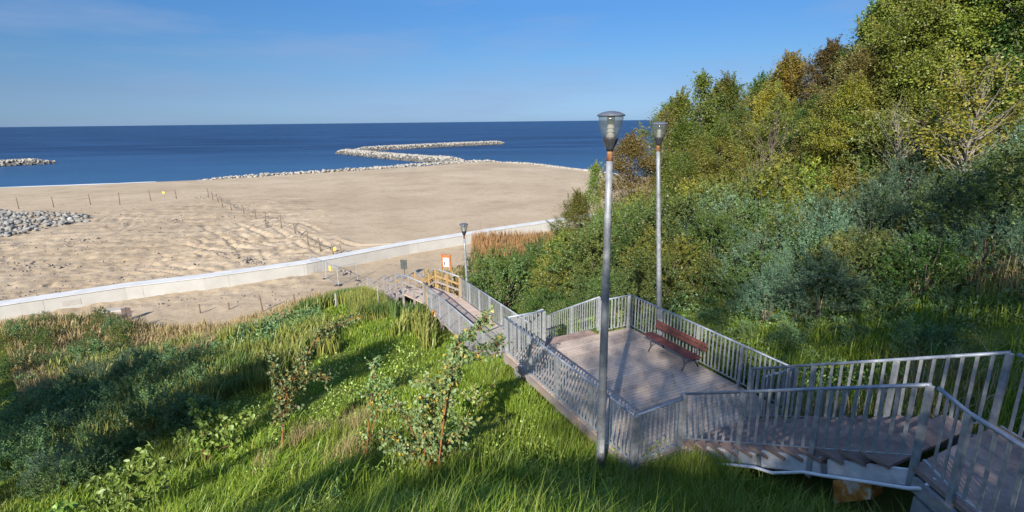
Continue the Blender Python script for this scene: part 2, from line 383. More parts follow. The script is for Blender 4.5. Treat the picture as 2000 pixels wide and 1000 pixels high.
# ------------------------------------------------------------------ terrain
CTRL = [(0, 0, 13.2), (5, 0, 13.6), (-6, 0, 11.6), (12, 0, 14.6), (24, 0, 18.0), (-14, 0, 9.0), (-30, 0, 6.5), (-50, 0, 5.0),
        (0, 4, 11.2), (-3, 5, 9.9), (0, 7, 9.2), (1.7, 8.9, 8.15), (1.2, 8.3, 8.4), (2.6, 8.2, 8.4), (4.2, 7.6, 8.9), (6.3, 5.2, 9.9), (9, 5, 12.0), (2.4, 6.5, 9.0), (8.2, 7.4, 10.6), (6.4, 11, 8.9), (11, 8, 12.2), (16, 8, 14.6), (26, 10, 18.5),
        (0, 12.6, 8.15), (-2, 11, 7.9), (-3, 14, 7.2), (-5, 9, 7.9), (-8, 8, 7.5), (-8, 14, 6.0), (2.2, 13, 8.05), (5, 15, 8.15), (3.6, 17, 8.0), (4.5, 12.5, 8.2),
        (-0.8, 18.8, 6.0), (1.5, 20, 6.1), (-2.5, 24, 5.0), (-4.5, 24.5, 5.3), (-4, 28, 4.8), (-1.5, 28, 4.5), (-6, 20, 5.6), (-8, 26, 5.1), (-8.5, 30.5, 4.5), (-10.5, 35, 2.9), (-12.5, 38.5, 2.0), (-6, 30.3, 4.4), (-8.5, 35.5, 2.95), (-10.5, 38.8, 1.95), (-5.5, 41, 2.1), (-7.6, 29.7, 4.7), (-9.2, 32.2, 4.1), (-10.4, 34.9, 3.2), (-12.6, 37.6, 2.3), (-9.5, 27.5, 5.0), (-14, 34, 2.7), (-12, 20, 5.0),
        (-17, 31, 2.3), (-18, 22, 3.8), (-16, 12, 5.2), (-24, 26, 2.7), (-26, 14, 4.0), (-27, 33, 2.0), (-33, 34, 2.0), (-36, 30, 2.3), (-36, 15, 3.4), (-60, 20, 2.0), (-60, 5, 4.0), (-70, -10, 6),
        (8, 18, 8.9), (12, 16, 10.6), (16, 16, 12.4), (24, 20, 15.0), (34, 22, 18.0), (10, 25, 8.2), (16, 26, 10.6), (26, 30, 14.4), (40, 30, 19),
        (4, 26, 6.4), (2, 33, 4.4), (6, 34, 5.2), (10, 38, 5.4), (18, 40, 8.2), (30, 42, 12.5), (46, 45, 18), (0, 40, 2.5), (3, 47, 2.4), (8, 50, 2.8), (16, 55, 4.6), (28, 58, 9), (44, 62, 14),
        (-12, 44, 0.9), (-20, 42, .8), (-40, 40, .6), (-60, 40, .5), (0, 54, .9), (8, 60, .8), (18, 68, 2.2), (32, 75, 6), (50, 80, 12), (12, 72, .6), (24, 82, 1.2), (70, 60, 20), (80, 20, 24), (70, -10, 24),
        (0, -8, 14.2), (-10, -10, 12.6), (10, -10, 15.4), (25, -15, 18.5), (-25, -15, 11), (0, -25, 15.5), (-20, -30, 14), (20, -32, 18), (0, -45, 16), (-45, -30, 11), (50, -40, 22), (-60, -45, 12)]
CT = np.array(CTRL, float)
def _phi(r2):
    return 0.5 * r2 * np.log(r2 + 1e-9)
_n = len(CT)
_K = _phi(((CT[:, None, :2] - CT[None, :, :2]) ** 2).sum(-1)) + np.eye(_n) * 2.5
_A = np.zeros((_n + 3, _n + 3)); _A[:_n, :_n] = _K; _A[:_n, _n] = 1; _A[:_n, _n + 1:] = CT[:, :2]; _A[_n:, :_n] = _A[:_n, _n:].T
_W = np.linalg.solve(_A, np.concatenate([CT[:, 2], [0, 0, 0]]))
_ph = rng.uniform(0, 6.28, (7, 2)); _fq = rng.normal(0, .55, (7, 2))
def hill_z(x, y):
    x = np.atleast_1d(np.asarray(x, float)); y = np.atleast_1d(np.asarray(y, float))
    out = np.empty(len(x))
    for i in range(0, len(x), 20000):
        xx, yy = x[i:i + 20000], y[i:i + 20000]
        r2 = (xx[:, None] - CT[None, :, 0]) ** 2 + (yy[:, None] - CT[None, :, 1]) ** 2
        out[i:i + 20000] = _phi(r2) @ _W[:_n] + _W[_n] + _W[_n + 1] * xx + _W[_n + 2] * yy
    for k in range(7):
        out += .035 * np.sin(x * _fq[k, 0] * 2 + _ph[k, 0]) * np.sin(y * _fq[k, 1] * 2 + _ph[k, 1])
    # keep the ground below the decks
    u, n = to_un(x, y)
    for (u0, u1, n0, n1, z0, z1) in ((3.1, 7.1, 7.1, 9.3, 10.62, 8.45), (7, 12.8, 5.8, 10.3, 8.5, 8.5), (12.8, 17.9, 7.0, 9.3, 8.5, 5.9), (17.9, 27, 7.0, 9.3, 5.9, 5.75), (27, 29, 5.5, 9.3, 5.7, 5.4), (29, 40, 5.5, 9, 5.35, 2.0), (-1.5, 3.1, 7.0, 10.5, 10.62, 10.62)):
        ins = (u > u0 - .15) & (u < u1 + .15) & (n > n0 - .15) & (n < n1 + .15)
        lim = z0 + (z1 - z0) * np.clip((u - u0) / (u1 - u0), 0, 1) - .38
        out = np.where(ins, np.minimum(out, lim), out)
    return out
def hz(x, y): return float(hill_z(x, y)[0])

# hillside sheet
xs = np.concatenate([np.linspace(-75, -22, 40), np.linspace(-21.5, 16, 130), np.linspace(17, 90, 50)])
ys = np.concatenate([np.linspace(-50, -3, 36), np.linspace(-2.6, 34, 130), np.linspace(34.8, 85, 50)])
GX, GY = np.meshgrid(xs, ys)
GZ = hill_z(GX.ravel(), GY.ravel())
nx, ny = len(xs), len(ys)
idx = np.arange(nx * ny).reshape(ny, nx)
FQ = np.stack([idx[:-1, :-1], idx[:-1, 1:], idx[1:, 1:], idx[1:, :-1]], -1).reshape(-1, 4)
M['soil'] = noise_mat('grassy soil', [(.3, (.05, .07, .015)), (.5, (.08, .11, .02)), (.62, (.12, .13, .03)), (.8, (.18, .15, .06))], scale=.9, rough=1, bump=.5, bscale=9, spec=.1, coords='Object')
hill = put('hillside', mesh_arrays('hillside', np.stack([GX.ravel(), GY.ravel(), GZ], -1), FQ, M['soil'], True))
tag(hill, kind='structure')

# beach sheet, polar grid about the viewpoint so that near sand is finer
SHORE = np.array([at_z(*q, 0)[:2] for q in ((-500, 392), (-200, 376), (0, 367), (200, 360), (390, 352), (600, 338), (830, 324), (900, 317), (1000, 317.5), (1080, 325), (1150, 333), (1210, 342))] + [[60, 118], [110, 90], [220, 40]])
SHORE = np.vstack([[SHORE[0] + (SHORE[0] - SHORE[1]) * 2], SHORE])
def seg_dist(x, y, pl):
    d = np.full(len(x), 1e9); t_best = np.zeros(len(x)); side = np.zeros(len(x))
    acc = 0
    for a, c in zip(pl[:-1], pl[1:]):
        v = c - a; ll = v @ v
        t = np.clip(((x - a[0]) * v[0] + (y - a[1]) * v[1]) / ll, 0, 1)
        dx, dy = x - a[0] - t * v[0], y - a[1] - t * v[1]
        dd = np.hypot(dx, dy)
        better = dd < d
        side = np.where(better, np.sign(v[0] * dy - v[1] * dx), side)
        t_best = np.where(better, acc + t * math.sqrt(ll), t_best)
        d = np.where(better, dd, d)
        acc += math.sqrt(ll)
    return d, side, t_best
def vnoise(x, y, f, seed, octv=4):
    """cheap value noise, vectorised"""
    o = np.zeros(len(x)); amp = 1.0; tot = 0
    for k in range(octv):
        g = np.random.default_rng(seed + k).random((64, 64))
        X, Y = x * f + 100.3, y * f + 57.7
        i, j = np.floor(X).astype(int), np.floor(Y).astype(int)
        fx, fy = X - i, Y - j
        fx = fx * fx * (3 - 2 * fx); fy = fy * fy * (3 - 2 * fy)
        a = g[i % 64, j % 64]; b_ = g[(i + 1) % 64, j % 64]; c_ = g[i % 64, (j + 1) % 64]; d_ = g[(i + 1) % 64, (j + 1) % 64]
        o += amp * ((a * (1 - fx) + b_ * fx) * (1 - fy) + (c_ * (1 - fx) + d_ * fx) * fy)
        tot += amp; amp *= .5; f *= 2.03
    return o / tot
WALL_PX = [(-420, 694), (-200, 660), (0, 626), (250, 586), (400, 567), (600, 537), (800, 496), (1000, 462), (1100, 446), (1250, 424)]
WALL = np.array([at_z(*q, 1.8)[:2] for q in WALL_PX])
RUTS = [[(20, 470), (150, 462), (260, 440), (330, 425), (400, 412)], [(60, 500), (200, 478), (300, 450), (370, 430)], [(140, 540), (280, 522), (420, 500), (520, 470)],
        [(160, 548), (300, 530), (440, 508), (540, 478)], [(0, 520), (130, 508), (300, 480), (430, 445)], [(20, 545), (180, 528), (350, 505)], [(200, 470), (340, 440), (470, 425)],
        [(430, 440), (490, 470), (520, 505)], [(460, 435), (520, 465), (550, 500)], [(500, 450), (540, 480), (570, 505)], [(250, 455), (300, 440), (345, 432)], [(80, 475), (200, 455), (235, 425)],
        [(0, 490), (120, 478), (230, 462)], [(560, 440), (610, 465), (660, 490)], [(640, 465), (700, 480), (760, 478)], [(380, 470), (450, 480), (500, 490)], [(100, 430), (230, 420), (330, 410)]]
def beach_z(x, y):
    d, side, _ = seg_dist(x, y, SHORE)
    inland = -side * d
    z = np.where(inland > 0, 1.8 * (1 - np.exp(-inland / 16.0)), inland * .06)
    z += .10 * (vnoise(x, y, .06, 3) - .5) * np.clip(inland / 20, 0, 1)
    # churned, rutted building site left of the rope line
    ang = np.degrees(np.arctan2(x, y)); D = np.hypot(x, y)
    site = np.clip((-17 - ang + (D - 52) * -.05) / 6, 0, 1) * np.clip((D - 40) / 10, 0, 1) * np.clip((112 - D) / 14, 0, 1)
    z += site * (.4 * (vnoise(x, y, .07, 11, 3) - .45) + .32 * (vnoise(x, y, .3, 21, 4) - .5) + .3 * (vnoise(x, y, .9, 31, 3) - .5) + .2 * (vnoise(x, y, 2.4, 33, 2) - .5))
    for k, pl in enumerate(RUTS):
        q = np.array([at_z(*p_, 1.8)[:2] for p_ in pl])
        dd, sd_, tt = seg_dist(x, y, q)
        dd = dd + .5 * (vnoise(x, y, .5, 40 + k, 2) - .5)
        for off in (0.0, 2.1):
            e = np.abs(dd * 1.0 - off) if off else dd
            z += np.where(dd < 5, (-.16 * np.exp(-(e / .22) ** 2) + .07 * np.exp(-((e - .55) / .25) ** 2)) * np.clip(vnoise(x, y, .16, 140 + k, 2) * 3 - .9, 0, 1.2), 0) * (1 if off == 0 or k % 2 else .0)
    # tyre tracks of the diggers: many narrow twin grooves
    sel = np.where((site > .15) & (D < 112))[0]
    if len(sel):
        r_ = np.random.default_rng(5); xs_, ys_ = x[sel], y[sel]; add = np.zeros(len(sel))
        for k in range(34):
            px = r_.uniform(-30, 520); py = r_.uniform(415, 560) - px * .06; q0 = at_z(px, py, 1.8)[:2]
            a0 = R(r_.normal(28, 16)); ln = r_.uniform(8, 26); cv = r_.normal(0, .03)
            pl = [q0]
            for j in range(4):
                a0 += cv * ln / 4; pl.append(pl[-1] + ln / 4 * np.array([math.cos(a0), math.sin(a0)]))
            dd, _s, tt = seg_dist(xs_, ys_, np.array(pl))
            wv = dd + .25 * (vnoise(xs_, ys_, .7, 200 + k, 2) - .5)
            m_ = np.clip(vnoise(xs_, ys_, .25, 300 + k, 2) * 3 - .8, 0, 1) * np.clip(tt / 2, 0, 1)
            add += np.where(dd < 2.5, -.13 * np.exp(-((np.abs(wv - .95)) / .2) ** 2) + .09 * np.exp(-((wv - 1.4) / .18) ** 2) + .05 * np.exp(-((wv - .5) / .2) ** 2), 0) * m_
        z[sel] += add
    z += .03 * (vnoise(x, y, 1.3, 61, 3) - .5) * np.clip(inland / 10, 0, 1)
    return z
na, nr = 560, 430
ang = np.radians(np.linspace(-62, 58, na))
rad = np.concatenate([np.geomspace(24, 130, 310), np.geomspace(131, 620, nr - 310)])
AA, RR = np.meshgrid(ang, rad)
BX, BY = (RR * np.sin(AA)).ravel(), (RR * np.cos(AA)).ravel()
BZ = beach_z(BX, BY)
idx = np.arange(na * nr).reshape(nr, na)
FQ = np.stack([idx[:-1, :-1], idx[1:, :-1], idx[1:, 1:], idx[:-1, 1:]], -1).reshape(-1, 4)
keep = (BZ[FQ] > -2.5).any(1)
m, nt, N, Lk, b = new_mat('beach sand')
g = N.new('ShaderNodeNewGeometry')
n1 = N.new('ShaderNodeTexNoise'); n1.inputs['Scale'].default_value = .05; n1.inputs['Detail'].default_value = 7; n1.inputs['Roughness'].default_value = .6
n2 = N.new('ShaderNodeTexNoise'); n2.inputs['Scale'].default_value = 1.6; n2.inputs['Detail'].default_value = 9; n2.inputs['Roughness'].default_value = .75
r1 = ramp(N, [(.3, (.322, .250, .168)), (.5, (.38, .302, .207)), (.7, (.438, .357, .255))])
r2 = ramp(N, [(.28, (.55, .53, .5)), (.45, (.95, .94, .93)), (.6, (1, 1, 1)), (.75, (1.12, 1.12, 1.12))])
mm = N.new('ShaderNodeMix'); mm.data_type = 'RGBA'; mm.blend_type = 'MULTIPLY'; mm.inputs['Factor'].default_value = .8
sx = N.new('ShaderNodeSeparateXYZ')
wet = N.new('ShaderNodeMapRange'); wet.inputs['From Min'].default_value = .25; wet.inputs['From Max'].default_value = .9; wet.inputs['To Min'].default_value = 1.28; wet.inputs['To Max'].default_value = 1
vm = N.new('ShaderNodeVectorMath'); vm.operation = 'SCALE'
Lk(g.outputs['Position'], n1.inputs['Vector']); Lk(g.outputs['Position'], n2.inputs['Vector']); Lk(n1.outputs['Fac'], r1.inputs[0]); Lk(n2.outputs['Fac'], r2.inputs[0])
Lk(r1.outputs[0], mm.inputs['A']); Lk(r2.outputs[0], mm.inputs['B']); Lk(g.outputs['Position'], sx.inputs[0]); Lk(sx.outputs['Z'], wet.inputs[0])
n3 = N.new('ShaderNodeTexNoise'); n3.inputs['Scale'].default_value = .22; n3.inputs['Detail'].default_value = 8; n3.inputs['Roughness'].default_value = .7
r3 = ramp(N, [(.34, (.80, .79, .80)), (.5, (1, 1, 1)), (.66, (1.04, 1.05, 1.08))])
m3 = N.new('ShaderNodeMix'); m3.data_type = 'RGBA'; m3.blend_type = 'MULTIPLY'; m3.inputs['Factor'].default_value = .8
Lk(g.outputs['Position'], n3.inputs['Vector']); Lk(n3.outputs['Fac'], r3.inputs[0]); Lk(mm.outputs['Result'], m3.inputs['A']); Lk(r3.outputs[0], m3.inputs['B'])
# rut shade painted on the churned part: dark streaks along the track direction
mps = N.new('ShaderNodeMapping'); mps.inputs['Rotation'].default_value = (0, 0, R(-30)); mps.inputs['Scale'].default_value = (.09, .75, 1)
n4 = N.new('ShaderNodeTexNoise'); n4.inputs['Scale'].default_value = 1.0; n4.inputs['Detail'].default_value = 7; n4.inputs['Roughness'].default_value = .72; n4.inputs['Distortion'].default_value = .6
r4 = ramp(N, [(.34, (.60, .58, .57)), (.44, (.88, .87, .86)), (.54, (1, 1, 1)), (.7, (1.06, 1.06, 1.08))])
at4 = N.new('ShaderNodeAttribute'); at4.attribute_name = 'churned'
m4 = N.new('ShaderNodeMix'); m4.data_type = 'RGBA'; m4.blend_type = 'MULTIPLY'
Lk(g.outputs['Position'], mps.inputs[0]); Lk(mps.outputs[0], n4.inputs['Vector']); Lk(n4.outputs['Fac'], r4.inputs[0]); Lk(at4.outputs['Fac'], m4.inputs['Factor']); Lk(m3.outputs['Result'], m4.inputs['A']); Lk(r4.outputs[0], m4.inputs['B'])
Lk(m4.outputs['Result'], vm.inputs[0]); Lk(wet.outputs[0], vm.inputs['Scale']); Lk(vm.outputs[0], b.inputs['Base Color'])
bp = N.new('ShaderNodeBump'); bp.inputs['Strength'].default_value = .6; bp.inputs['Distance'].default_value = .12
Lk(n2.outputs['Fac'], bp.inputs['Height']); Lk(bp.outputs[0], b.inputs['Normal'])
b.inputs['Roughness'].default_value = .95; b.inputs['Specular IOR Level'].default_value = .1
M['sand'] = m
beach = put('beach', mesh_arrays('beach', np.stack([BX, BY, BZ], -1), FQ[keep], M['sand'], True))
at_ = beach.data.attributes.new('churned', 'FLOAT', 'POINT')
_ang = np.degrees(np.arctan2(BX, BY)); _D = np.hypot(BX, BY)
at_.data.foreach_set('value', (np.clip((-14 - _ang + (_D - 52) * -.05) / 6, .12, 1) * np.clip((_D - 38) / 10, 0.2, 1) * np.clip((116 - _D) / 14, .12, 1)).astype(np.float32))
tag(beach, kind='structure')

# sea
m, nt, N, Lk, b = new_mat('sea water')
g = N.new('ShaderNodeNewGeometry')
mpp = N.new('ShaderNodeMapping'); mpp.inputs['Scale'].default_value = (.22, 1, 1); mpp.inputs['Rotation'].default_value = (0, 0, R(-12))
n1 = N.new('ShaderNodeTexNoise'); n1.inputs['Scale'].default_value = .5; n1.inputs['Detail'].default_value = 8; n1.inputs['Roughness'].default_value = .65
n2 = N.new('ShaderNodeTexNoise'); n2.inputs['Scale'].default_value = .03; n2.inputs['Detail'].default_value = 9; n2.inputs['Roughness'].default_value = .6
r1 = ramp(N, [(.38, (.003, .015, .052)), (.5, (.007, .028, .082)), (.6, (.014, .046, .115))])
bp = N.new('ShaderNodeBump'); bp.inputs['Strength'].default_value = .9; bp.inputs['Distance'].default_value = .6
Lk(g.outputs['Position'], mpp.inputs[0]); Lk(mpp.outputs[0], n1.inputs['Vector']); Lk(mpp.outputs[0], n2.inputs['Vector']); Lk(n2.outputs['Fac'], r1.inputs[0]); sxx = N.new('ShaderNodeSeparateXYZ'); shal = N.new('ShaderNodeMapRange'); shal.inputs['From Min'].default_value = 130; shal.inputs['From Max'].default_value = 330; shal.inputs['To Min'].default_value = 1; shal.inputs['To Max'].default_value = 0
msh = N.new('ShaderNodeMix'); msh.data_type = 'RGBA'; msh.inputs['B'].default_value = (.028, .085, .17, 1)
Lk(g.outputs['Position'], sxx.inputs[0]); Lk(sxx.outputs['Y'], shal.inputs[0]); Lk(shal.outputs[0], msh.inputs['Factor']); Lk(r1.outputs[0], msh.inputs['A']); Lk(msh.outputs['Result'], b.inputs['Base Color'])
Lk(n1.outputs['Fac'], bp.inputs['Height']); Lk(bp.outputs[0], b.inputs['Normal'])
b.inputs['Roughness'].default_value = .35; b.inputs['Specular IOR Level'].default_value = .22; b.inputs['IOR'].default_value = 1.2
M['sea'] = m
rad = np.geomspace(60, 60000, 60); ang = np.radians(np.linspace(-75, 75, 60))
AA, RR = np.meshgrid(ang, rad)
idx = np.arange(3600).reshape(60, 60)
FQ = np.stack([idx[:-1, :-1], idx[1:, :-1], idx[1:, 1:], idx[:-1, 1:]], -1).reshape(-1, 4)
sea = put('sea', mesh_arrays('sea', np.stack([(RR * np.sin(AA)).ravel(), (RR * np.cos(AA)).ravel(), np.zeros(3600)], -1), FQ, M['sea']))
tag(sea, kind='structure')

# ------------------------------------------------------------------ stairs, platform, boardwalk
ZD = 8.5                                        # platform deck
N0, N1, U0, U1 = 5.88, 10.28, 7.05, 12.78       # platform outline in the stair frame
SA, SB = 7.22, 9.24                             # the two sides of the stairs
def slab(mb, u0, u1, n0, n1, z0, z1):
    return mb.box(P((u0 + u1) / 2, (n0 + n1) / 2, (z0 + z1) / 2), abs(u1 - u0) / 2, abs(n1 - n0) / 2, abs(z1 - z0) / 2, UV, NV)

plat = empty('viewing_platform', P((U0 + U1) / 2, (N0 + N1) / 2, ZD - .3), 'brown plank platform with dappled shade and a bench, between the two stair flights', 'platform')
slab(MB(), U0, U1, N0, N1, ZD - .06, ZD).build('deck', M['deck'], plat)
for nn in (N0 - .03, N1 + .03):
    slab(MB(), U0, U1, nn - .03, nn + .03, ZD - .2, ZD - .03).build('edge_beam', M['beam'], plat)
for uu in (U0 - .03, U1 + .03):
    slab(MB(), uu - .03, uu + .03, N0 - .06, N1 + .06, ZD - .26, ZD - .03).build('edge_beam', M['beam'], plat)
for uu in (7.3, 9.9, 12.5):
    for nn in (6.1, 10.1):
        p0 = P(uu, nn, 0); zg = hz(p0[0], p0[1]) - .3
        slab(MB(), uu - .07, uu + .07, nn - .07, nn + .07, zg, ZD - .27).build('support_leg', M['zinc'], plat)

def stair_flight(name, label, u_top, z_top, u_bot, z_bot, nsteps, over):
    root = empty(name, P((u_top + u_bot) / 2, (SA + SB) / 2, z_bot), label, 'stairs')
    du = (u_bot - u_top) / nsteps; dz = (z_top - z_bot) / nsteps
    for i in range(1, nsteps):
        uc = u_top + du * i; zc = z_top - dz * i
        a, c = sorted((uc - du * .25, uc + du * 1.08))
        slab(MB(), a, c, SA - over, SB + over, zc - .055, zc).build('tread', M['tread'], root, bevel=.006)
    for nn in (SA + .08, SB - .08):
        mb = MB()
        mb.bar(P(u_top + du * .2, nn, z_top - .3), P(u_bot, nn, z_bot - .12), .09, .2)
        mb.build('stringer', M['zinc'], root)
    return root, du, dz
ZT = 10.64
stU, du, dz = stair_flight('staircase', 'upper stair flight of brown treads climbing from the platform towards the right', 3.15, ZT, U0 - .03, ZD, 13, .05)
# pale stringer wall under the near side of the upper flight
for quad in (((1380, 872), (1474, 885), (1474, 911), (1380, 898)), ((1487, 880), (1602, 894), (1602, 925), (1487, 912)), ((1616, 897), (1778, 918), (1778, 949), (1616, 928))):
    mb = MB()
    for nn in (SA - .01, SA + .05):
        for (px, py) in quad:
            d = ray(px, py); mb.v.append(EYE + d * ((SA - .01 - EYE @ NV) / (d @ NV)) + NV * (nn - SA + .01))
    mb.f += [[3, 2, 1, 0], [4, 5, 6, 7], [0, 1, 5, 4], [1, 2, 6, 5], [2, 3, 7, 6], [3, 0, 4, 7]]
    mb.build('pale_side_panel', M['white_stringer'], stU)
stL, _, _ = stair_flight('staircase', 'lower stair flight running down from the platform corner to the long boardwalk', U1 + .06, ZD, 17.9, 5.95, 15, .03)
# top landing and the start of the next flight at the right-hand edge
TA, TB = P(3.12, SA - .03, 0), P(3.12, SB + .03, 0)
land = empty('stair_landing', P(2.2, 8.2, ZT - .3), 'brown plank landing at the bend above the upper stair flight', 'landing')
mb = MB()
q = [TA, TB, TB + np.array([.25, -5.2, 0]), TA + np.array([.05, -5.2, 0])]
b0 = len(mb.v)
for z in (ZT - .07, ZT):
    for p_ in q: mb.v.append(p_ + np.array([0, 0, z]))
mb.f += [[0, 1, 2, 3][::-1], [4, 5, 6, 7], [0, 1, 5, 4], [1, 2, 6, 5], [2, 3, 7, 6], [3, 0, 4, 7]]
mb.build('deck', M['tread_deck'], land)
mb = MB(); mb.bar(TA + np.array([-.03, -.1, ZT - .19]), TA + np.array([.02, -5.2, ZT - .19]), .06, .2); mb.build('edge_beam', M['zinc'], land)
mb = MB(); mb.bar(TA + np.array([.0, -.15, ZT - .46]), TA + np.array([.05, -5.2, ZT - .62]), .1, .26); mb.build('support_beam', M['zinc'], land)
for yy in (-.4, -3.6):
    g0 = TA + np.array([.5, yy, 0]); mb = MB(); mb.bar(np.append(g0[:2], hz(g0[0], g0[1]) - .3), np.append(g0[:2], ZT - .08), .14, .14, up=(1, 0, 0)); mb.build('support_leg', M['zinc'], land)

# boardwalk
ZW0, ZW1, UW0, UW1 = 5.93, 5.72, 17.9, 25.9
bw = empty('boardwalk', P(22, 8.2, 5.5), 'narrow pale boardwalk between the lower railings, ending at timber posts', 'boardwalk')
def sloped_slab(u0, u1, n0, n1, z0, z1, t):
    mb = MB()
    for dzz in (-t, 0):
        for (u_, n_, z_) in ((u0, n0, z0), (u0, n1, z0), (u1, n1, z1), (u1, n0, z1)):
            mb.v.append(P(u_, n_, z_ + dzz))
    mb.f += [[0, 1, 2, 3], [7, 6, 5, 4], [0, 4, 5, 1], [1, 5, 6, 2], [2, 6, 7, 3], [3, 7, 4, 0]]
    return mb
sloped_slab(UW0, UW1, SA + .02, SB - .02, ZW0, ZW1, .06).build('deck', M['walk'], bw)
sloped_slab(UW0, UW1, SA - .06, SA, ZW0 - .02, ZW1 - .02, .13).build('edge_beam', M['old_wood'], bw)
sloped_slab(UW0, UW1, SB, SB + .06, ZW0 - .02, ZW1 - .02, .13).build('edge_beam', M['old_wood'], bw)
sloped_slab(UW0 + .1, UW1 - .1, SB - .96, SB - .90, ZW0 + .05, ZW1 + .05, .05).build('cable_duct', M['black'], bw)
for uu in (18.2, 20.8, 23.4, 25.7):
    for nn in (SA + .1, SB - .1):
        p0 = P(uu, nn, 0); slab(MB(), uu - .07, uu + .07, nn - .07, nn + .07, hz(p0[0], p0[1]) - .4, ZW1 - .1).build('support_leg', M['old_wood'], bw)

# railings -------------------------------------------------------
def railing(label, pts, h=1.0, post_h=1.13, step=1.45, bal=.135, start_post=True, end_post=True, foot=.0, group='galvanised railings of the stairs', skip_last=0, mids=()):
    """pts: world points of the handrail axis; the bars hang below it, the posts reach post_h below it"""
    pts = [np.asarray(p, float) for p in pts]
    root = empty('metal_railing', pts[0] - np.array([0, 0, post_h]), label, 'railing', group)
    MB().tube(pts, .027, 10).build('handrail', M['handrail'], root, smooth=True)
    low = [p - np.array([0, 0, h]) for p in pts]
    mb = MB()
    for a, c in zip(low[:-1], low[1:]): mb.bar(a, c, .035, .014)
    mb.build('bottom_rail', M['zinc'], root)
    ro = np.array(wloc(root))
    for si, (a, c) in enumerate(zip(pts[:-1], pts[1:])):
        d = c - a; ln = math.hypot(d[0], d[1]); t = np.array([d[0], d[1], 0]) / ln; w = np.array([-t[1], t[0], 0])
        np_ = max(1, int(round(ln / step)))
        me_post = MB().box((0, 0, -post_h / 2 - .01), .042, .028, post_h / 2, t, w).mesh('post', M['zinc'], bevel=.004)
        me_bal = MB().box((0, 0, -h / 2), .023, .005, h / 2 - .01, t, w).mesh('baluster', M['zinc'])
        first = None
        for k in range(np_ + 1):
            if k == np_ and si < len(pts) - 2: continue
            if k == 0 and si == 0 and not start_post: continue
            if k == np_ and si == len(pts) - 2 and not end_post: continue
            o = put('post', me_post, root, a + d * (k / np_) - ro)
            o.rotation_euler = (random.gauss(0, .006), random.gauss(0, .006), 0)
        for k in range(np_):
            l0 = ln / np_; nb = max(1, int(round(l0 / bal)) - 1)
            for j in range(1, nb + 1):
                f_ = (k + j / (nb + 1)) / np_
                o = put('baluster', me_bal, root, a + d * f_ - ro)
                o.rotation_euler = (random.gauss(0, .007), random.gauss(0, .007), random.gauss(0, .05))
    return root
RT = 9.6
railing('long railing on the near left side of the platform, passing behind the big lamp pole', [P(U0 - .02, N0, RT), P(U1, N0, RT)], post_h=1.42)
railing('short railing from the front corner of the platform up to the upper stairs', [P(U0 - .02, N0 + .07, RT), P(U0 + .02, SA - .12, RT + .02)], post_h=1.42, step=1.4)
railing('short railing on the far left end of the platform beside the lower stairs', [P(U1, N0 + .07, RT), P(U1, SA - .1, RT)], step=1.4)
railing('short railing on the back end of the platform to the right of the lower stairs', [P(U1 + .05, SB - .05, RT - .03), P(U1, N1 - .07, RT)], step=1.3)
railing('long railing behind the red-brown bench at the back of the platform', [P(U1, N1, RT), P(U0 - .1, N1, RT)])
railing('short railing between the bench railing and the upper stair flight', [P(U0 - .05, N1 - .06, RT), P(U0 - .02, SB + .12, RT)], step=1.2)
# upper flight, bending at the landing
HT = ZT + 1.14
hA = [P(7.12, SA, 9.68), P(3.12, SA, HT)]
hB = [P(7.28, SB, 9.70), P(3.15, SB, HT)]
railing('near railing of the upper stair flight, with posts reaching down past the treads', hA, h=1.0, post_h=1.5, step=1.35, bal=.165)
railing('railing at the lower right corner where the landing bends towards the viewer', [hA[1] + np.array([.03, -.09, 0]), TA + np.array([.0, -.6, HT - .03]), TA + np.array([.05, -4.6, HT - .0])], h=1.0, post_h=1.5, step=2.4, bal=.17, start_post=False)
railing('far railing of the upper stair flight in front of the overgrown bank', hB, h=1.12, post_h=1.25, step=1.45, bal=.17)
railing('short far railing of the landing at the right edge above the bank', [hB[1] + np.array([.05, -.07, 0]), TB + np.array([.25, -4.4, HT])], h=1.12, post_h=1.25, start_post=False)
# lower flight and boardwalk
railing('left railing going down the lower stair flight from the platform', [P(U1 + .12, SA - .08, RT), P(17.6, SA - .08, 7.12)])
railing('right railing going down the lower stair flight from the platform', [P(U1 + .3, SB + .04, RT), P(17.9, SB + .04, 7.08)])
railing('left railing of the boardwalk above the grass slope', [P(17.68, SA - .08, 7.08), P(25.8, SA - .08, 6.92)], post_h=1.3, h=1.05)
railing('right railing of the boardwalk beside the small lamp post', [P(17.98, SB + .04, 7.04), P(26.0, SB + .04, 6.82)], post_h=1.2, h=1.05)

# white pipe and rusty block under the upper flight
def on_n(px, py, nn):                              # photo pixel -> point of the vertical plane n = nn
    d = ray(px, py); return EYE + d * ((nn - EYE @ NV) / (d @ NV))
pp = [on_n(*q, 7.05) for q in ((1380, 905), (1430, 908), (1475, 913), (1509, 924), (1569, 922), (1602, 928), (1690, 941), (1775, 954), (1801, 954))] + [on_n(1828, 936, 7.16)]
tag(MB().tube(pp, .026, 10).build('drain_pipe', M['pipe'], smooth=True), 'thin white pipe hung under the treads of the upper stair flight', 'pipe')
mb = MB()
_q = [on_n(*q, SA + .02) for q in ((1626, 938), (1702, 943), (1700, 976), (1628, 984))]
for dn in (0, .3):
    for p_ in _q: mb.v.append(p_ + NV * dn)
mb.f += [[3, 2, 1, 0], [4, 5, 6, 7], [0, 1, 5, 4], [1, 2, 6, 5], [2, 3, 7, 6], [3, 0, 4, 7]]
tag(mb.build('footing_block', M['rust_block'], bevel=.008), 'rust-stained footing block under the upper stairs in the grass', 'block')
c = at_d(849, 612, 25.2)
mb = MB(); mb.box(c, .16, .12, .13, UV, NV); mb.box(c + np.array([0, 0, .14]), .12, .1, .02, UV, NV)
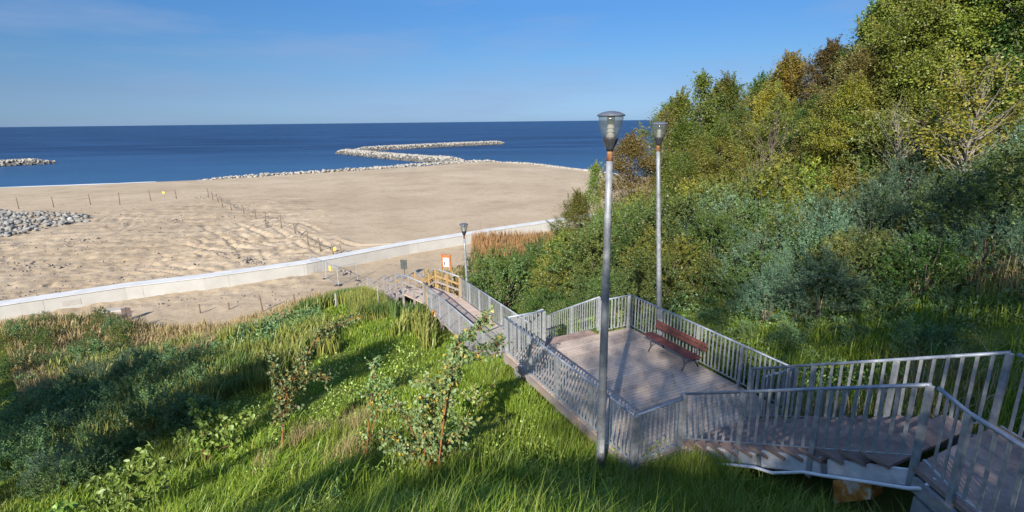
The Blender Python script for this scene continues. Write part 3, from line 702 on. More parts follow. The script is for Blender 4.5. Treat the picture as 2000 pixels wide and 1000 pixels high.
tag(mb.build('footing_block', M['rust_block'], bevel=.01), 'small orange footing block at the far left foot of the boardwalk', 'block')

# bench -----------------------------------------------------------
bc = P(10.35, 9.93, ZD)
bench = empty('park_bench', bc, 'red-brown slatted park bench facing the platform with its back to the railing', 'bench')
BL = .98
for k, (dn, zz) in enumerate(((-.27, .44), (-.15, .445), (-.03, .435))):
    slab(MB(), 10.35 - BL, 10.35 + BL, 9.93 + dn - .055, 9.93 + dn + .055, ZD + zz - .018, ZD + zz + .018).build('seat_slat', M['bench_wood'], bench, bevel=.006)
for (dn, zz) in ((.15, .62), (.18, .735)):
    c = P(10.35, 9.93 + dn, ZD + zz)
    tilt = R(16); az = np.array([0, 0, 1]) * math.cos(tilt) + NV * math.sin(tilt)
    MB().box(c, BL, .016, .05, UV, np.cross(az, UV), az).build('backrest_slat', M['bench_wood'], bench, bevel=.005)
for du_ in (-.68, .68):
    uu = 10.35 + du_
    mb = MB()
    mb.tube([P(uu, 9.93 - .34, ZD), P(uu, 9.93 - .25, ZD + .16), P(uu, 9.93 - .29, ZD + .32), P(uu, 9.93 - .22, ZD + .42)], .02, 6)
    mb.tube([P(uu, 9.93 + .24, ZD), P(uu, 9.93 + .12, ZD + .2), P(uu, 9.93 + .15, ZD + .42), P(uu, 9.93 + .17, ZD + .55), P(uu, 9.93 + .2, ZD + .74)], .02, 6)
    mb.tube([P(uu, 9.93 - .32, ZD + .415), P(uu, 9.93 + .16, ZD + .405)], .018, 6)
    mb.tube([P(uu, 9.93 - .24, ZD + .2), P(uu, 9.93 - .05, ZD + .26), P(uu, 9.93 + .13, ZD + .22)], .013, 6)
    mb.build('cast_leg', M['iron'], bench, smooth=True)

# fallen leaves on the platform and the treads
nlf = 420
_u, _v = rng.uniform(U0 + .1, U1 - .1, nlf), N0 + .15 + (N1 - N0 - .3) * rng.random(nlf) ** .6
_c = np.array([P(a, b_, ZD + .012) for a, b_ in zip(_u, _v)])
_a = rng.uniform(0, 6.28, nlf); _s = rng.uniform(.012, .028, nlf)
_d = np.stack([np.cos(_a), np.sin(_a), rng.normal(0, .12, nlf)], -1) * _s[:, None]; _e = np.stack([-np.sin(_a), np.cos(_a), rng.normal(0, .12, nlf)], -1) * _s[:, None] * .6
fl = put('fallen_leaves', mesh_arrays('fallen_leaves', np.stack([_c - _d, _c + _e, _c + _d, _c - _e], 1).reshape(-1, 3), np.arange(4 * nlf).reshape(nlf, 4), M['leaf_ochre']))
tag(fl, 'small dry leaves strewn over the platform boards', 'leaves', None, 'stuff')

# lamps -----------------------------------------------------------
def street_lamp(base, top_z, r0, r1, label, lean=(0, 0)):
    x, y, z0 = base
    root = empty('street_lamp', base, label, 'street lamp', 'grey street lamps along the stairs')
    H = top_z - z0
    def at(z): return np.array([x + lean[0] * (z - z0) / H, y + lean[1] * (z - z0) / H, z])
    hp = top_z - .80
    zs = np.linspace(z0, hp, 7)
    MB().tube([at(z) for z in zs], [.88 * (r0 + (r1 - r0) * ((z - z0) / (hp - z0))) for z in zs], 16).build('pole', M['zinc_pole'], root, smooth=True)
    MB().tube([at(z0 - .3), at(z0 + .12)], r0 * 1.25, 14).build('base_sleeve', M['zinc_pole'], root, smooth=True)
    mb = MB(); mb.box(at(z0 + .75) + np.array([0, -r0 * .93, 0]), .045, .012, .14); mb.build('service_hatch', M['zinc'], root, bevel=.003)
    MB().tube([at(hp), at(hp + .05), at(hp + .2)], [r1 * .95, r1 * .8, r1 * .8], 14).build('rusty_collar', M['rust'], root, smooth=True)
    t = at(hp)
    MB().lathe(t, [(.055, .16), (.07, .22), (.105, .32), (.125, .36), (.125, .385)], 20).build('lamp_socket', M['black'], root, smooth=True)
    for k in range(6):
        a = math.tau * k / 6
        mb = MB(); mb.bar(t + np.array([.06 * math.cos(a), .06 * math.sin(a), .2]), t + np.array([.127 * math.cos(a), .127 * math.sin(a), .37]), .012, .02, up=(math.cos(a), math.sin(a), .1)); mb.build('socket_fin', M['black'], root)
    MB().lathe(t, [(.122, .386), (.155, .47), (.185, .58), (.2, .66), (.206, .725)], 24).build('lamp_bowl', M['glass'], root, smooth=True)
    MB().lathe(t, [(.07, .386), (.075, .43), (.05, .44), (.05, .47), (.062, .472), (.062, .5), (.05, .502), (.05, .53), (.062, .532), (.062, .56), (.05, .562), (.05, .6)], 16).build('lamp_insert', M['bulb'], root)
    MB().lathe(t, [(.065, .602), (.068, .72)], 16).build('reflector_stem', M['black'], root)
    MB().lathe(t, [(.2, .722), (.228, .726), (.23, .745), (.2, .765), (.14, .79), (.06, .805), (.02, .808)], 28).build('lamp_cap', M['cap'], root, smooth=True)
    return root
b1 = at_z(1172, 925, 8.28)
street_lamp((b1[0], b1[1], hz(b1[0], b1[1]) - .02), 15.14, .105, .062, 'tall grey street lamp standing in the grass at the front corner of the platform', lean=(-.03, 0))
b2 = P(11.55, N1 + .22, 8.2)
t2 = at_d(1285, 238, math.hypot(b2[0], b2[1]))
street_lamp((b2[0], b2[1], 8.0), t2[2], .10, .06, 'grey street lamp behind the bench railing at the back of the platform', lean=(t2[0] - b2[0], t2[1] - b2[1]))
t3 = at_d(905, 436, 27.0)
b3 = np.array([t3[0] + .14, t3[1], 0])
street_lamp((b3[0], b3[1], 4.3), t3[2], .10, .06, 'small distant street lamp beside the boardwalk railing, in front of the sea wall', lean=(-.14, 0))

# timber end of the path ----------------------------------------------
wst = empty('wooden_staircase', P(33, 8, 2), 'timber stairs with yellow posts stepping down from the boardwalk to the sand', 'stairs')
def wp(u, n, z): return P(u, n, z)
# path centre line, width 2
path = [(25.9, 8.2, 5.72), (28.2, 7.6, 5.70), (30.6, 7.45, 4.6), (32.2, 7.4, 4.58), (34.8, 7.2, 3.4), (36.4, 7.1, 3.38), (39.6, 6.8, 2.02)]
HW = 1.02
def off(i, s):
    a = np.array(path[max(0, i - 1)][:2]); c_ = np.array(path[min(len(path) - 1, i + 1)][:2])
    d = c_ - a; d /= np.linalg.norm(d)
    return np.array(path[i][:2]) + np.array([d[1] * -1, d[0]]) * s * HW
for i in range(len(path) - 1):
    z0, z1 = path[i][2], path[i + 1][2]
    l0, l1, r0_, r1_ = off(i, -1), off(i + 1, -1), off(i, 1), off(i + 1, 1)
    if abs(z0 - z1) < .1:
        mb = MB()
        for t in (-.07, 0):
            for (q_, z_) in ((l0, z0), (r0_, z0), (r1_, z1), (l1, z1)): mb.v.append(wp(q_[0], q_[1], z_ + t))
        mb.f += [[0, 1, 2, 3], [7, 6, 5, 4], [0, 4, 5, 1], [1, 5, 6, 2], [2, 6, 7, 3], [3, 7, 4, 0]]
        mb.build('deck', M['walk'], wst)
    else:
        ns = int(round((z0 - z1) / .17))
        for k in range(1, ns):
            f_ = k / ns
            a_ = l0 + (l1 - l0) * f_; c_ = r0_ + (r1_ - r0_) * f_
            z_ = z0 + (z1 - z0) * f_
            mb = MB(); mb.bar(wp(a_[0], a_[1], z_ - .03), wp(c_[0], c_[1], z_ - .03), .3, .06); mb.build('tread', M['old_wood'], wst)
for s in (-1, 1):
    tops = []
    for i in range(len(path)):
        q_ = off(i, s); tops.append(wp(q_[0], q_[1], path[i][2] + 1.08))
    if s == 1: tops[0] = P(26.05, SB + .0, 6.8)
    MB().tube([t + np.array([0, 0, .05]) for t in tops], .035, 8).build('handrail', M['handrail'], wst, smooth=True)
    for h_ in (.38, .72):
        mb = MB()
        for a, c_ in zip(tops[:-1], tops[1:]): mb.bar(a - np.array([0, 0, h_]), c_ - np.array([0, 0, h_]), .04, .11)
        mb.build('side_rail', M['new_wood'] if (h_ < .5 and s == 1) else M['old_wood'], wst)
    for a, c_ in zip(tops[:-1], tops[1:]):
        ln = np.linalg.norm((c_ - a)[:2]); k_ = max(1, int(round(ln / 1.15)))
        for j in range(k_ + (1 if c_ is tops[-1] else 0)):
            p_ = a + (c_ - a) * (j / k_)
            zg = min(p_[2] - 1.2, hz(p_[0], p_[1]) - .3)
            mb = MB(); mb.bar(np.array([p_[0], p_[1], zg]), p_ + np.array([0, 0, .02]), .11, .11, up=UV); mb.build('post', M['new_wood' if (s == 1 and p_[1] < 33.5) or (s == -1 and a is tops[0] and j == 0) else 'old_wood'], wst, bevel=.008)
# tall stakes beside the boardwalk end
for (px, py, D, hgt) in ((836, 628, 26.2, 1.45), (948, 540, 28.5, 1.6), (742, 632, 28, 1.5), (869, 545, 30.5, 1.9), (884, 540, 31, 1.9)):
    q = at_d(px, py, D); zg = hz(q[0], q[1])
    mb = MB(); mb.tube([np.array([q[0], q[1], zg - .3]), np.array([q[0] + .02, q[1], zg + hgt])], [.035, .03], 7)
    tag(mb.build('stake', M['new_wood'] if px == 836 else M['old_wood'], smooth=True), {836: 'yellowish stake at the left end of the boardwalk railing', 948: 'stake in the bushes right of the small lamp', 742: 'thin stake in the grass below the timber stairs', 869: 'left one of two thin stakes below the orange notice board', 884: 'right one of two thin stakes below the orange notice board'}[px], 'stake')

# sea wall ---------------------------------------------------------------
M['brightened_top'] = noise_mat('white coping', [(.3, (.42, .42, .41)), (.55, (.50, .50, .49)), (.8, (.57, .57, .56))], scale=.8, rough=.8)  # added slab, coloured whiter than the face so the sunlit top reads bright
wall = empty('sea_wall', (WALL[4][0], WALL[4][1], 1.7), 'long low pale concrete sea wall between the beach and the dune foot', 'wall')
ww, wh = 1.15, 1.02
mb = MB()
nrm = []
for i in range(len(WALL)):
    d = WALL[min(i + 1, len(WALL) - 1)] - WALL[max(i - 1, 0)]; d /= np.linalg.norm(d); nrm.append(np.array([-d[1], d[0]]))
prof = [(0.0, -1.2), (0.0, wh - .04), (.04, wh), (ww - .04, wh + .02), (ww, wh - .02), (ww, -1.2)]
for p_, nn in zip(WALL, nrm):
    for (o_, z_) in prof:
        mb.v.append(np.array([p_[0] + nn[0] * o_, p_[1] + nn[1] * o_, 1.8 + z_]))
k = len(prof)
for i in range(len(WALL) - 1):
    for j in range(k - 1):
        mb.f.append([i * k + j, i * k + j + 1, (i + 1) * k + j + 1, (i + 1) * k + j][::-1])
mb.f.append(list(range(k))); mb.f.append([(len(WALL) - 1) * k + j for j in range(k)][::-1])
mb.build('wall_body', M['concrete'], wall)
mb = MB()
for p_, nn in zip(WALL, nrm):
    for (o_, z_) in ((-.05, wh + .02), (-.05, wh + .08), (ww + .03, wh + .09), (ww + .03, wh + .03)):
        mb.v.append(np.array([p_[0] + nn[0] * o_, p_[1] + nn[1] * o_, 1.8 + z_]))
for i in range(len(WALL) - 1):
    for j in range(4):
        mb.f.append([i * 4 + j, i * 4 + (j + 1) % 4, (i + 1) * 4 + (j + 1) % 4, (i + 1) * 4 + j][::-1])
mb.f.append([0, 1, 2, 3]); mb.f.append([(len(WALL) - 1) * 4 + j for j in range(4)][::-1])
mb.build('brightened_top', M['brightened_top'], wall)
# joints and the grey mortar patch
acc = 0
for i in range(len(WALL) - 1):
    a, c_ = WALL[i], WALL[i + 1]; ln = np.linalg.norm(c_ - a); t = (c_ - a) / ln; nn = np.array([-t[1], t[0]])
    s_ = (6 - acc % 6) % 6
    while s_ < ln:
        p_ = a + t * s_ - nn * .004
        mb = MB(); mb.box(np.array([p_[0], p_[1], 1.8 + wh / 2 - .1]), .012, .006, wh / 2 + .05, np.append(t, 0), np.append(nn, 0)); mb.build('expansion_joint', M['patch'], wall)
        s_ += 6
    acc += ln
a, c_ = WALL[2], WALL[3]; t = (c_ - a) / np.linalg.norm(c_ - a); nn = np.array([-t[1], t[0]])
p_ = a + (c_ - a) * .545 - nn * .006
mb = MB(); mb.box(np.array([p_[0], p_[1], 1.8 + .5]), .55, .008, .19, np.append(t, 0), np.append(nn, 0)); mb.build('mortar_patch', M['patch'], wall)

# signs --------------------------------------------------------------------
q = at_z(872, 527, 2.4); zg = max(hz(q[0], q[1]), 1.8)
nb = empty('notice_board', (q[0], q[1], zg), 'orange timber notice board with a white sheet behind the timber stairs', 'notice board')
fx = np.array([math.cos(R(-22)), math.sin(R(-22)), 0]); fy = np.array([-fx[1], fx[0], 0])
qq = np.array([q[0], q[1], zg])
for s in (-1, 1):
    mb = MB(); mb.bar(qq + fx * .42 * s + np.array([0, 0, -.3]), qq + fx * .42 * s + np.array([0, 0, 1.95]), .1, .1, up=fx); mb.build('post', M['orange_wood'], nb, bevel=.008)
mb = MB(); mb.box(qq + np.array([0, 0, 1.36]), .36, .02, .52, fx, fy); bd = mb.build('board', M['orange_wood'], nb)
mb = MB(); mb.bar(qq - fx * .5 + np.array([0, 0, 1.97]), qq + fx * .5 + np.array([0, 0, 1.97]), .14, .05); mb.build('cap_rail', M['orange_wood'], nb)
mb = MB(); mb.box(qq - fy * .026 + np.array([0, 0, 1.30]), .30, .004, .40, fx, fy); sh = mb.build('notice_sheet', M['paper'], nb)
for (dx, dz_, w, h) in ((0, .27, .2, .022), (-.03, .19, .17, .016), (-.14, -.12, .06, .16), (.1, .02, .12, .012), (.1, -.05, .12, .012)):
    mb = MB(); mb.box(qq - fy * .032 + fx * dx + np.array([0, 0, 1.30 + dz_]), w, .002, h, fx, fy); mb.build('print', M['ink'], nb)
def sign(px, py, z, w, h, top, mat, label, yaw, name='sign_board'):
    q = at_z(px, py, z); zg = max(hz(q[0], q[1]), 1.75)
    r = empty(name, (q[0], q[1], zg), label, 'sign')
    qq = np.array([q[0], q[1], zg]); fx = np.array([math.cos(R(yaw)), math.sin(R(yaw)), 0]); fy = np.array([-fx[1], fx[0], 0])
    mb = MB(); mb.box(qq + np.array([0, 0, top - h / 2]), w / 2, .015, h / 2, fx, fy); mb.build('board', mat, r, bevel=.004)
    MB().tube([qq + fy * .045 + np.array([0, 0, -.2]), qq + fy * .045 + np.array([0, 0, top - .05])], .022, 8).build('post', M['black'], r)
    mb = MB(); mb.box(qq - fy * .02 + np.array([.0, 0, top - h / 2]), .012, .004, h / 2 - .02, fx, fy); mb.build('centre_strip', M['black'], r)
sign(790, 540, 2.0, .58, .82, 1.75, M['dark_board'], 'dark slate-coloured rectangular sign on a thin post in front of the sea wall', -8)
sign(249, 622, 2.0, .55, .66, 1.02, M['brown_board'], 'small dark brown sign at the edge of the dune grass, far left', 20)
# concrete cover slab lying beside the second sign
q = at_z(224, 606, 1.85); mb = MB(); mb.box(np.array([q[0], q[1], 1.86]), .6, .35, .06, (math.cos(.3), math.sin(.3), 0), (-math.sin(.3), math.cos(.3), 0))
tag(mb.build('stone_slab', M['patch'], bevel=.01), 'flat grey slab lying on the sand beside the small brown sign', 'slab')

# beach posts, ropes and yellow plates ----------------------------------------------
ORD = 'first second third fourth fifth sixth seventh eighth ninth tenth eleventh twelfth thirteenth fourteenth fifteenth'.split()
def beach_post(pxb, pyb, pxt, pyt, label, grp, z=None, hmin=.9, r=.07, mat='stake'):
    zb = 1.75 if z is None else z
    q = at_z(pxb, pyb, zb); D = math.hypot(q[0], q[1]); t = at_d(pxt, pyt, D)
    if z is None: zb = float(beach_z(np.array([q[0]]), np.array([q[1]]))[0])
    o = tag(MB().tube([np.array([q[0], q[1], zb - .3]), np.array([t[0], t[1], max(t[2], zb + hmin)])], [r, r * .9], 7).build('fence_post', M[mat], smooth=True), label, 'post', grp)
    return np.array([q[0], q[1], zb]), np.array([t[0], t[1], max(t[2], zb + hmin)])
rowA = [((37, 408), (31, 386)), ((105, 405), (100, 384)), ((177, 400), (172, 379)), ((234, 400), (231, 376)), ((295, 392), (290, 372)), ((345, 388), (341, 370))]
rowB = [((408, 386), (404, 367)), ((416, 391), (413, 374)), ((427, 396), (422, 379)), ((435, 404), (431, 385)), ((453, 413), (448, 393)), ((478, 419), (472, 400)), ((500, 428), (497, 408)), ((519, 432), (517, 413)),
        ((550, 447), (547, 419)), ((578, 461), (573, 437)), ((603, 482), (599, 457)), ((627, 493), (621, 465)), ((652, 500), (647, 478)), ((668, 498), (663, 477))]
tA = [beach_post(*b_, *t_, f'{ORD[i]} post from the left in the row along the waterline', 'posts along the waterline') for i, (b_, t_) in enumerate(rowA)]
tB = [beach_post(*b_, *t_, f'{ORD[i]} post from the sea in the slanting roped row across the beach', 'posts of the roped row across the beach') for i, (b_, t_) in enumerate(rowB)]
def rope(tops, name, label, sag=.25, r=.014, drop=.12, zig=False):
    pts = []
    for i in range(len(tops) - 1):
        a, c_ = tops[i], tops[i + 1]
        for k in range(6):
            f_ = k / 6; p_ = (a[1] * (1 - f_) + c_[1] * f_) - np.array([0, 0, drop + sag * 4 * f_ * (1 - f_)])
            pts.append(p_)
    pts.append(tops[-1][1] - np.array([0, 0, drop]))
    return tag(MB().tube(pts, r, 5).build(name, M['rope'], smooth=True), label, 'rope')
rope(tA, 'rope', 'thin rope strung along the posts by the waterline', r=.012)
rope(tB, 'rope', 'thin sagging rope strung along the slanting row of posts across the beach', sag=.55, r=.028)
for k, (px, py, D) in enumerate(((319, 376, 117), (462, 401, 104), (485, 407, 99), (596, 459, 70), (652, 487, 57.5))):
    c = at_d(px, py, D)
    w = .2 if D > 80 else .22
    mb = MB(); mb.box(c, w, .012, w * .8); tag(mb.build('warning_plate', M['yellow'], bevel=.004), ['yellow plate on the rope by the waterline', 'farther of the two small yellow plates on the far roped row', 'nearer of the two small yellow plates on the far roped row', 'yellow plate hanging between the posts in mid beach', 'pale yellow plate on the rope just behind the sea wall'][k], 'plate')
rowC = [((515, 614), (506, 577)), ((577, 609), (573, 574)), ((657, 606), (655, 572)), ((447, 617), (446, 592)), ((392, 620), (389, 598))]
for i, (b_, t_) in enumerate(rowC):
    z_ = 3.0
    for _ in range(8):
        q = at_z(*b_, z_); z_ = hz(q[0], q[1])
    beach_post(*b_, *t_, ['leaning grey post in the brown grass, right of the two shorter posts', 'upright post at the top of the grass left of the tallest pale post', 'pale post where the green slope meets the sand', 'short post in the dry grass next to the leaning grey post', 'shortest and leftmost post in the dry grass'][i], 'posts along the dune edge', z=z_, hmin=1.0, r=.06, mat='old_wood' if i == 2 else 'stake')

# wire mesh barrier panels
PP = [at_z(606, 533, 1.8), at_z(637, 545, 1.8), at_z(661, 558, 1.8), at_z(700, 548, 1.8), at_z(668, 552, 1.8)]
labs = ['wire mesh barrier panel standing against the sea wall', 'wire mesh barrier panel with a yellow plate', 'wire mesh barrier panel nearest to the timber stairs']
for i in range(3):
    a, c_ = PP[i][:2], PP[i + 1][:2]
    d = c_ - a; ln = np.linalg.norm(d); t = np.append(d / ln, 0)
    r = empty('mesh_barrier', (a[0], a[1], 1.8), labs[i], 'barrier', 'wire mesh barrier panels')
    A = np.array([a[0], a[1], 1.8]) + t * .05; ln -= .1; Hh = 1.6; lean = np.array([-t[1], t[0], 0]) * .12
    for s in (0, 1):
        MB().tube([A + t * ln * s, A + t * ln * s + np.array([0, 0, Hh]) + lean], .026, 7).build('frame_post', M['zinc'], r)
        mb = MB(); mb.box(A + t * ln * s + np.array([0, 0, .02]), .3, .1, .05, (-t[1], t[0], 0), t); mb.build('foot', M['black'], r, bevel=.01)
    for z_ in (.12, 1.55):
        MB().tube([A + np.array([0, 0, z_]) + lean * z_ / Hh, A + t * ln + np.array([0, 0, z_]) + lean * z_ / Hh], .02, 6).build('frame_bar', M['zinc'], r)
    mb = MB()
    nv = max(4, int(ln / .16))
    for k in range(1, nv):
        o_ = A + t * ln * k / nv
        mb.tube([o_ + np.array([0, 0, .12]), o_ + np.array([0, 0, 1.55]) + lean], .004, 4, cap=False)
    for k in range(1, 7):
        z_ = .12 + 1.43 * k / 7
        mb.tube([A + np.array([0, 0, z_]) + lean * z_ / Hh, A + t * ln + np.array([0, 0, z_]) + lean * z_ / Hh], .004, 4, cap=False)
    mb.build('wire_mesh', M['zinc'], r)
    if i == 1:
        o_ = A + t * ln * .35 + np.array([0, 0, 1.15]) + np.array([t[1], -t[0], 0]) * .02 + lean * .7
        mb = MB(); mb.box(o_, .2, .008, .2, t, (-t[1], t[0], 0)); tag(mb.build('warning_plate', M['yellow']), 'yellow square plate on the wire mesh barrier in front of the sea wall', 'plate')

# thin surf line
M['foam'] = noise_mat('surf foam', [(.3, (.5, .54, .56)), (.7, (.62, .64, .65))], scale=.4, rough=.8)
def surf(px0, px1, offs, wid, label):
    V, F = [], []
    pts = []
    for a, c_ in zip(SHORE[:-1], SHORE[1:]):
        k = max(2, int(np.linalg.norm(c_ - a) / 1.5)); pts += [a + (c_ - a) * j / k for j in range(k)]
    pts = np.array(pts)
    d = np.gradient(pts, axis=0); d /= np.linalg.norm(d, axis=1)[:, None]; nn = np.stack([-d[:, 1], d[:, 0]], -1)
    px = 1000 + 1030 * pts[:, 0] / (pts[:, 1] * .969 + 3.7)
    w = wid * np.clip(vnoise(pts[:, 0], pts[:, 1], .09, 401, 3) * 3 - .9, 0.0, 1.4)
    o = offs + 1.2 * (vnoise(pts[:, 0], pts[:, 1], .05, 411, 2) - .5)
    run = None
    for i in range(len(pts)):
        if not (px0 < px[i] < px1) or w[i] < .08: run = None; continue
        b_ = len(V); q = pts[i] + nn[i] * o[i]
        V += [[*(q - nn[i] * w[i] * .5), .035], [*(q + nn[i] * w[i] * .5), .035]]
        if run is not None: F.append([run, run + 1, b_ + 1, b_])
        run = b_
    if F: tag(put('surf', mesh_arrays('surf', V, F, M['foam'])), label, 'surf', None, 'stuff')
surf(1010, 1240, .9, 2.2, 'thin broken line of white surf along the right-hand waterline')
surf(-300, 395, .8, 1.5, 'thin line of foam along the left-hand waterline')

# ------------------------------------------------------------------ boulders and breakwaters
def stone_mesh(seed):
    r = np.random.default_rng(seed)
    bm = bmesh.new()
    for _ in range(16):
        v = r.normal(size=3); v /= np.linalg.norm(v)
        bm.verts.new(Vector(v * r.uniform(.42, .56) * np.array([1, .8, .68])))
    bmesh.ops.convex_hull(bm, input=bm.verts[:])
    bmesh.ops.delete(bm, geom=[v for v in bm.verts if not v.link_faces], context='VERTS')
    me = bpy.data.meshes.new('boulder'); bm.to_mesh(me); bm.free()
    me.materials.append(M['stone']); return me
STONES = [stone_mesh(100 + i) for i in range(7)]
GREY = []
for me_ in STONES:
    g_ = me_.copy(); g_.materials.clear(); g_.materials.append(M['stone_grey']); GREY.append(g_)
def boulder(p, s, label, grp, cat='boulder', grey=False):
    o = put('boulder', random.choice(GREY if grey else STONES), None, p)
    o.scale = (s * random.uniform(.85, 1.2), s * random.uniform(.8, 1.15), s * random.uniform(.7, 1.0))
    o.rotation_euler = (random.uniform(-.5, .5), random.uniform(-.5, .5), random.uniform(0, 6.28))
    tag(o, label, cat, grp)
def stones_stuff(name, pts, sizes, label, mat=None):
    Vs, Fs = [], []; nv = 0
    base = []
    for me in STONES:
        me.calc_loop_triangles()
        v = np.array([x.co[:] for x in me.vertices]); f = np.array([t.vertices[:] for t in me.loop_triangles]); base.append((v, f))
    for p_, s_ in zip(pts, sizes):
        v, f = base[rng.integers(len(base))]
        a, b_, c_ = rng.uniform(0, 6.28), rng.uniform(-.6, .6), rng.uniform(-.6, .6)
        Rz = np.array([[math.cos(a), -math.sin(a), 0], [math.sin(a), math.cos(a), 0], [0, 0, 1]])
        Rx = np.array([[1, 0, 0], [0, math.cos(b_), -math.sin(b_)], [0, math.sin(b_), math.cos(b_)]])
        v2 = (v * rng.uniform(.8, 1.2, 3) * s_) @ Rx.T @ Rz.T + p_
        Vs.append(v2); Fs.append(f + nv); nv += len(v2)
    o = put(name, mesh_arrays(name, np.concatenate(Vs), np.concatenate(Fs), mat or M['stone']))
    return tag(o, label, 'stones', None, 'stuff')
def mound(name, spine, width, height, label, cat):
    """rough rock core along a line, tapering into the water"""
    spine = [np.asarray(s_, float) for s_ in spine]
    pts = []
    for a, c_ in zip(spine[:-1], spine[1:]):
        k = max(2, int(np.linalg.norm(c_ - a) / 1.6))
        pts += [a + (c_ - a) * j / k for j in range(k)]
    pts.append(spine[-1]); pts = np.array(pts)
    prof = [(-1, -1.2), (-.75, .1), (-.5, .62), (-.22, .95), (.1, 1.0), (.35, .85), (.62, .5), (.85, 0), (1, -1.2)]
    V = []
    for i, p_ in enumerate(pts):
        d = pts[min(i + 1, len(pts) - 1)] - pts[max(i - 1, 0)]; d /= np.linalg.norm(d) + 1e-9; nn = np.array([-d[1], d[0]])
        e = min(1, .25 + min(i, len(pts) - 1 - i) * .25)
        for (o_, z_) in prof:
            j = rng.normal(0, .22, 3)
            V.append([p_[0] + nn[0] * o_ * width * e + j[0], p_[1] + nn[1] * o_ * width * e + j[1], (z_ * height * e if z_ > 0 else z_) + j[2] * .9])
    k = len(prof)
    F = [[i * k + j, (i + 1) * k + j, (i + 1) * k + j + 1, i * k + j + 1] for i in range(len(pts) - 1) for j in range(k - 1)]
    o = put(name, mesh_arrays(name, V, F, M['stone_wet']))
    tag(o, label, cat)
    return pts
bwp = [at_z(905, 317.5, 0)[:2], at_z(850, 315, 0)[:2], at_z(790, 310.5, 0)[:2], at_z(730, 304.5, 0)[:2], at_z(668, 298, 0)[:2]]
s1 = mound('breakwater', bwp, 6.5, 1.7, 'rock breakwater arm running from the beach tip out to the bend', 'breakwater')
bwq = [at_z(690, 296.5, 0)[:2], at_z(760, 292, 0)[:2], at_z(860, 286.5, 0)[:2], at_z(984, 281, 0)[:2]]
s2 = mound('breakwater', bwq, 5.0, 2.0, 'outer rock breakwater arm lying parallel to the shore', 'breakwater')
bwr = [at_z(-160, 333, 0)[:2], at_z(-40, 326, 0)[:2], at_z(40, 322, 0)[:2], at_z(108, 319, 0)[:2]]
s3 = mound('breakwater', bwr, 4.5, 1.9, 'short dark rock breakwater in the water at the left edge', 'breakwater')
def scatter_on(spine, n, width, hmax, s0, s1_):
    out = []
    for _ in range(n):
        i = rng.integers(0, len(spine) - 1); f_ = rng.random()
        p_ = spine[i] * (1 - f_) + spine[i + 1] * f_
        d = spine[i + 1] - spine[i]; d = d / (np.linalg.norm(d) + 1e-9)
        o_ = rng.normal(0, .38); o_ = max(-.95, min(.95, o_))
        e = min(1, .35 + min(i, len(spine) - 2 - i) * .2)
        s_ = rng.uniform(s0, s1_)
        out.append((np.array([p_[0] - d[1] * o_ * width * e, p_[1] + d[0] * o_ * width * e, hmax * e * (1 - abs(o_) ** 1.6) + .25]), s_))
    return out
for (sp, n_ind, n_st, lab, grp, w, h) in ((s1, 55, 1100, 'pale boulder on the breakwater arm joined to the beach', 'boulders of the inner breakwater arm', 5.8, 1.6), (s2, 40, 1200, 'pale boulder on the outer breakwater arm', 'boulders of the outer breakwater arm', 4.6, 1.8), (s3, 25, 420, 'boulder on the breakwater at the left edge', 'boulders of the left breakwater', 4.2, 1.8)):
    for p_, s_ in scatter_on(sp, n_ind, w, h, 1.2, 2.0): boulder(p_, s_, lab, grp)
    pts = scatter_on(sp, n_st, w, h, .7, 1.5)
    stones_stuff('stones', [a for a, _ in pts], [b_ for _, b_ in pts], lab.replace('boulder', 'stones filling the gaps'))
for sp, n_, w in ((s1, 420, 6.0), (s2, 420, 4.9), (s3, 200, 4.4)):
    pts = []
    for _ in range(n_):
        i = rng.integers(0, len(sp) - 1); d = sp[i + 1] - sp[i]; d = d / (np.linalg.norm(d) + 1e-9); o_ = rng.choice([-1, 1]) * rng.uniform(.78, 1.08)
        e = min(1, .35 + min(i, len(sp) - 2 - i) * .2)
        pts.append((np.array([sp[i][0] - d[1] * o_ * w * e, sp[i][1] + d[0] * o_ * w * e, rng.uniform(-.1, .45)]), rng.uniform(.8, 1.5)))
    stones_stuff('stones', [a for a, _ in pts], [b_ for _, b_ in pts], 'dark wet stones at the foot of a breakwater', M['stone_wet'])
# rock row along the waterline
row = [at_z(*q_, .8)[:2] for q_ in ((392, 353), (470, 348.5), (560, 342), (650, 337), (740, 330), (830, 323), (900, 318), (985, 316.5))]
rp = []
for a, c_ in zip(row[:-1], row[1:]):
    k = max(2, int(np.linalg.norm(c_ - a) / 1.2)); rp += [a + (c_ - a) * j / k for j in range(k)]
rp = np.array(rp)
for p_, s_ in scatter_on(rp, 100, 3.0, 1.0, .9, 1.6): boulder(p_ + np.array([0, 0, .25]), s_, 'whitish boulder in the long rock row along the waterline', 'boulders of the waterline row')
pts = scatter_on(rp, 760, 4.0, .9, .5, 1.2)
stones_stuff('stones', [a + np.array([0, 0, .2]) for a, _ in pts], [b_ for _, b_ in pts], 'smaller stones of the rock row along the waterline')
row2 = np.array([at_z(*q_, .4)[:2] for q_ in ((900, 318), (960, 317.5), (1010, 318.5), (1060, 323), (1100, 328), (1150, 333.5))])
pts = scatter_on(row2, 420, 2.6, .5, .5, 1.2)
stones_stuff('stones', [a for a, _ in pts], [b_ for _, b_ in pts], 'scattered pale stones along the right-hand waterline')
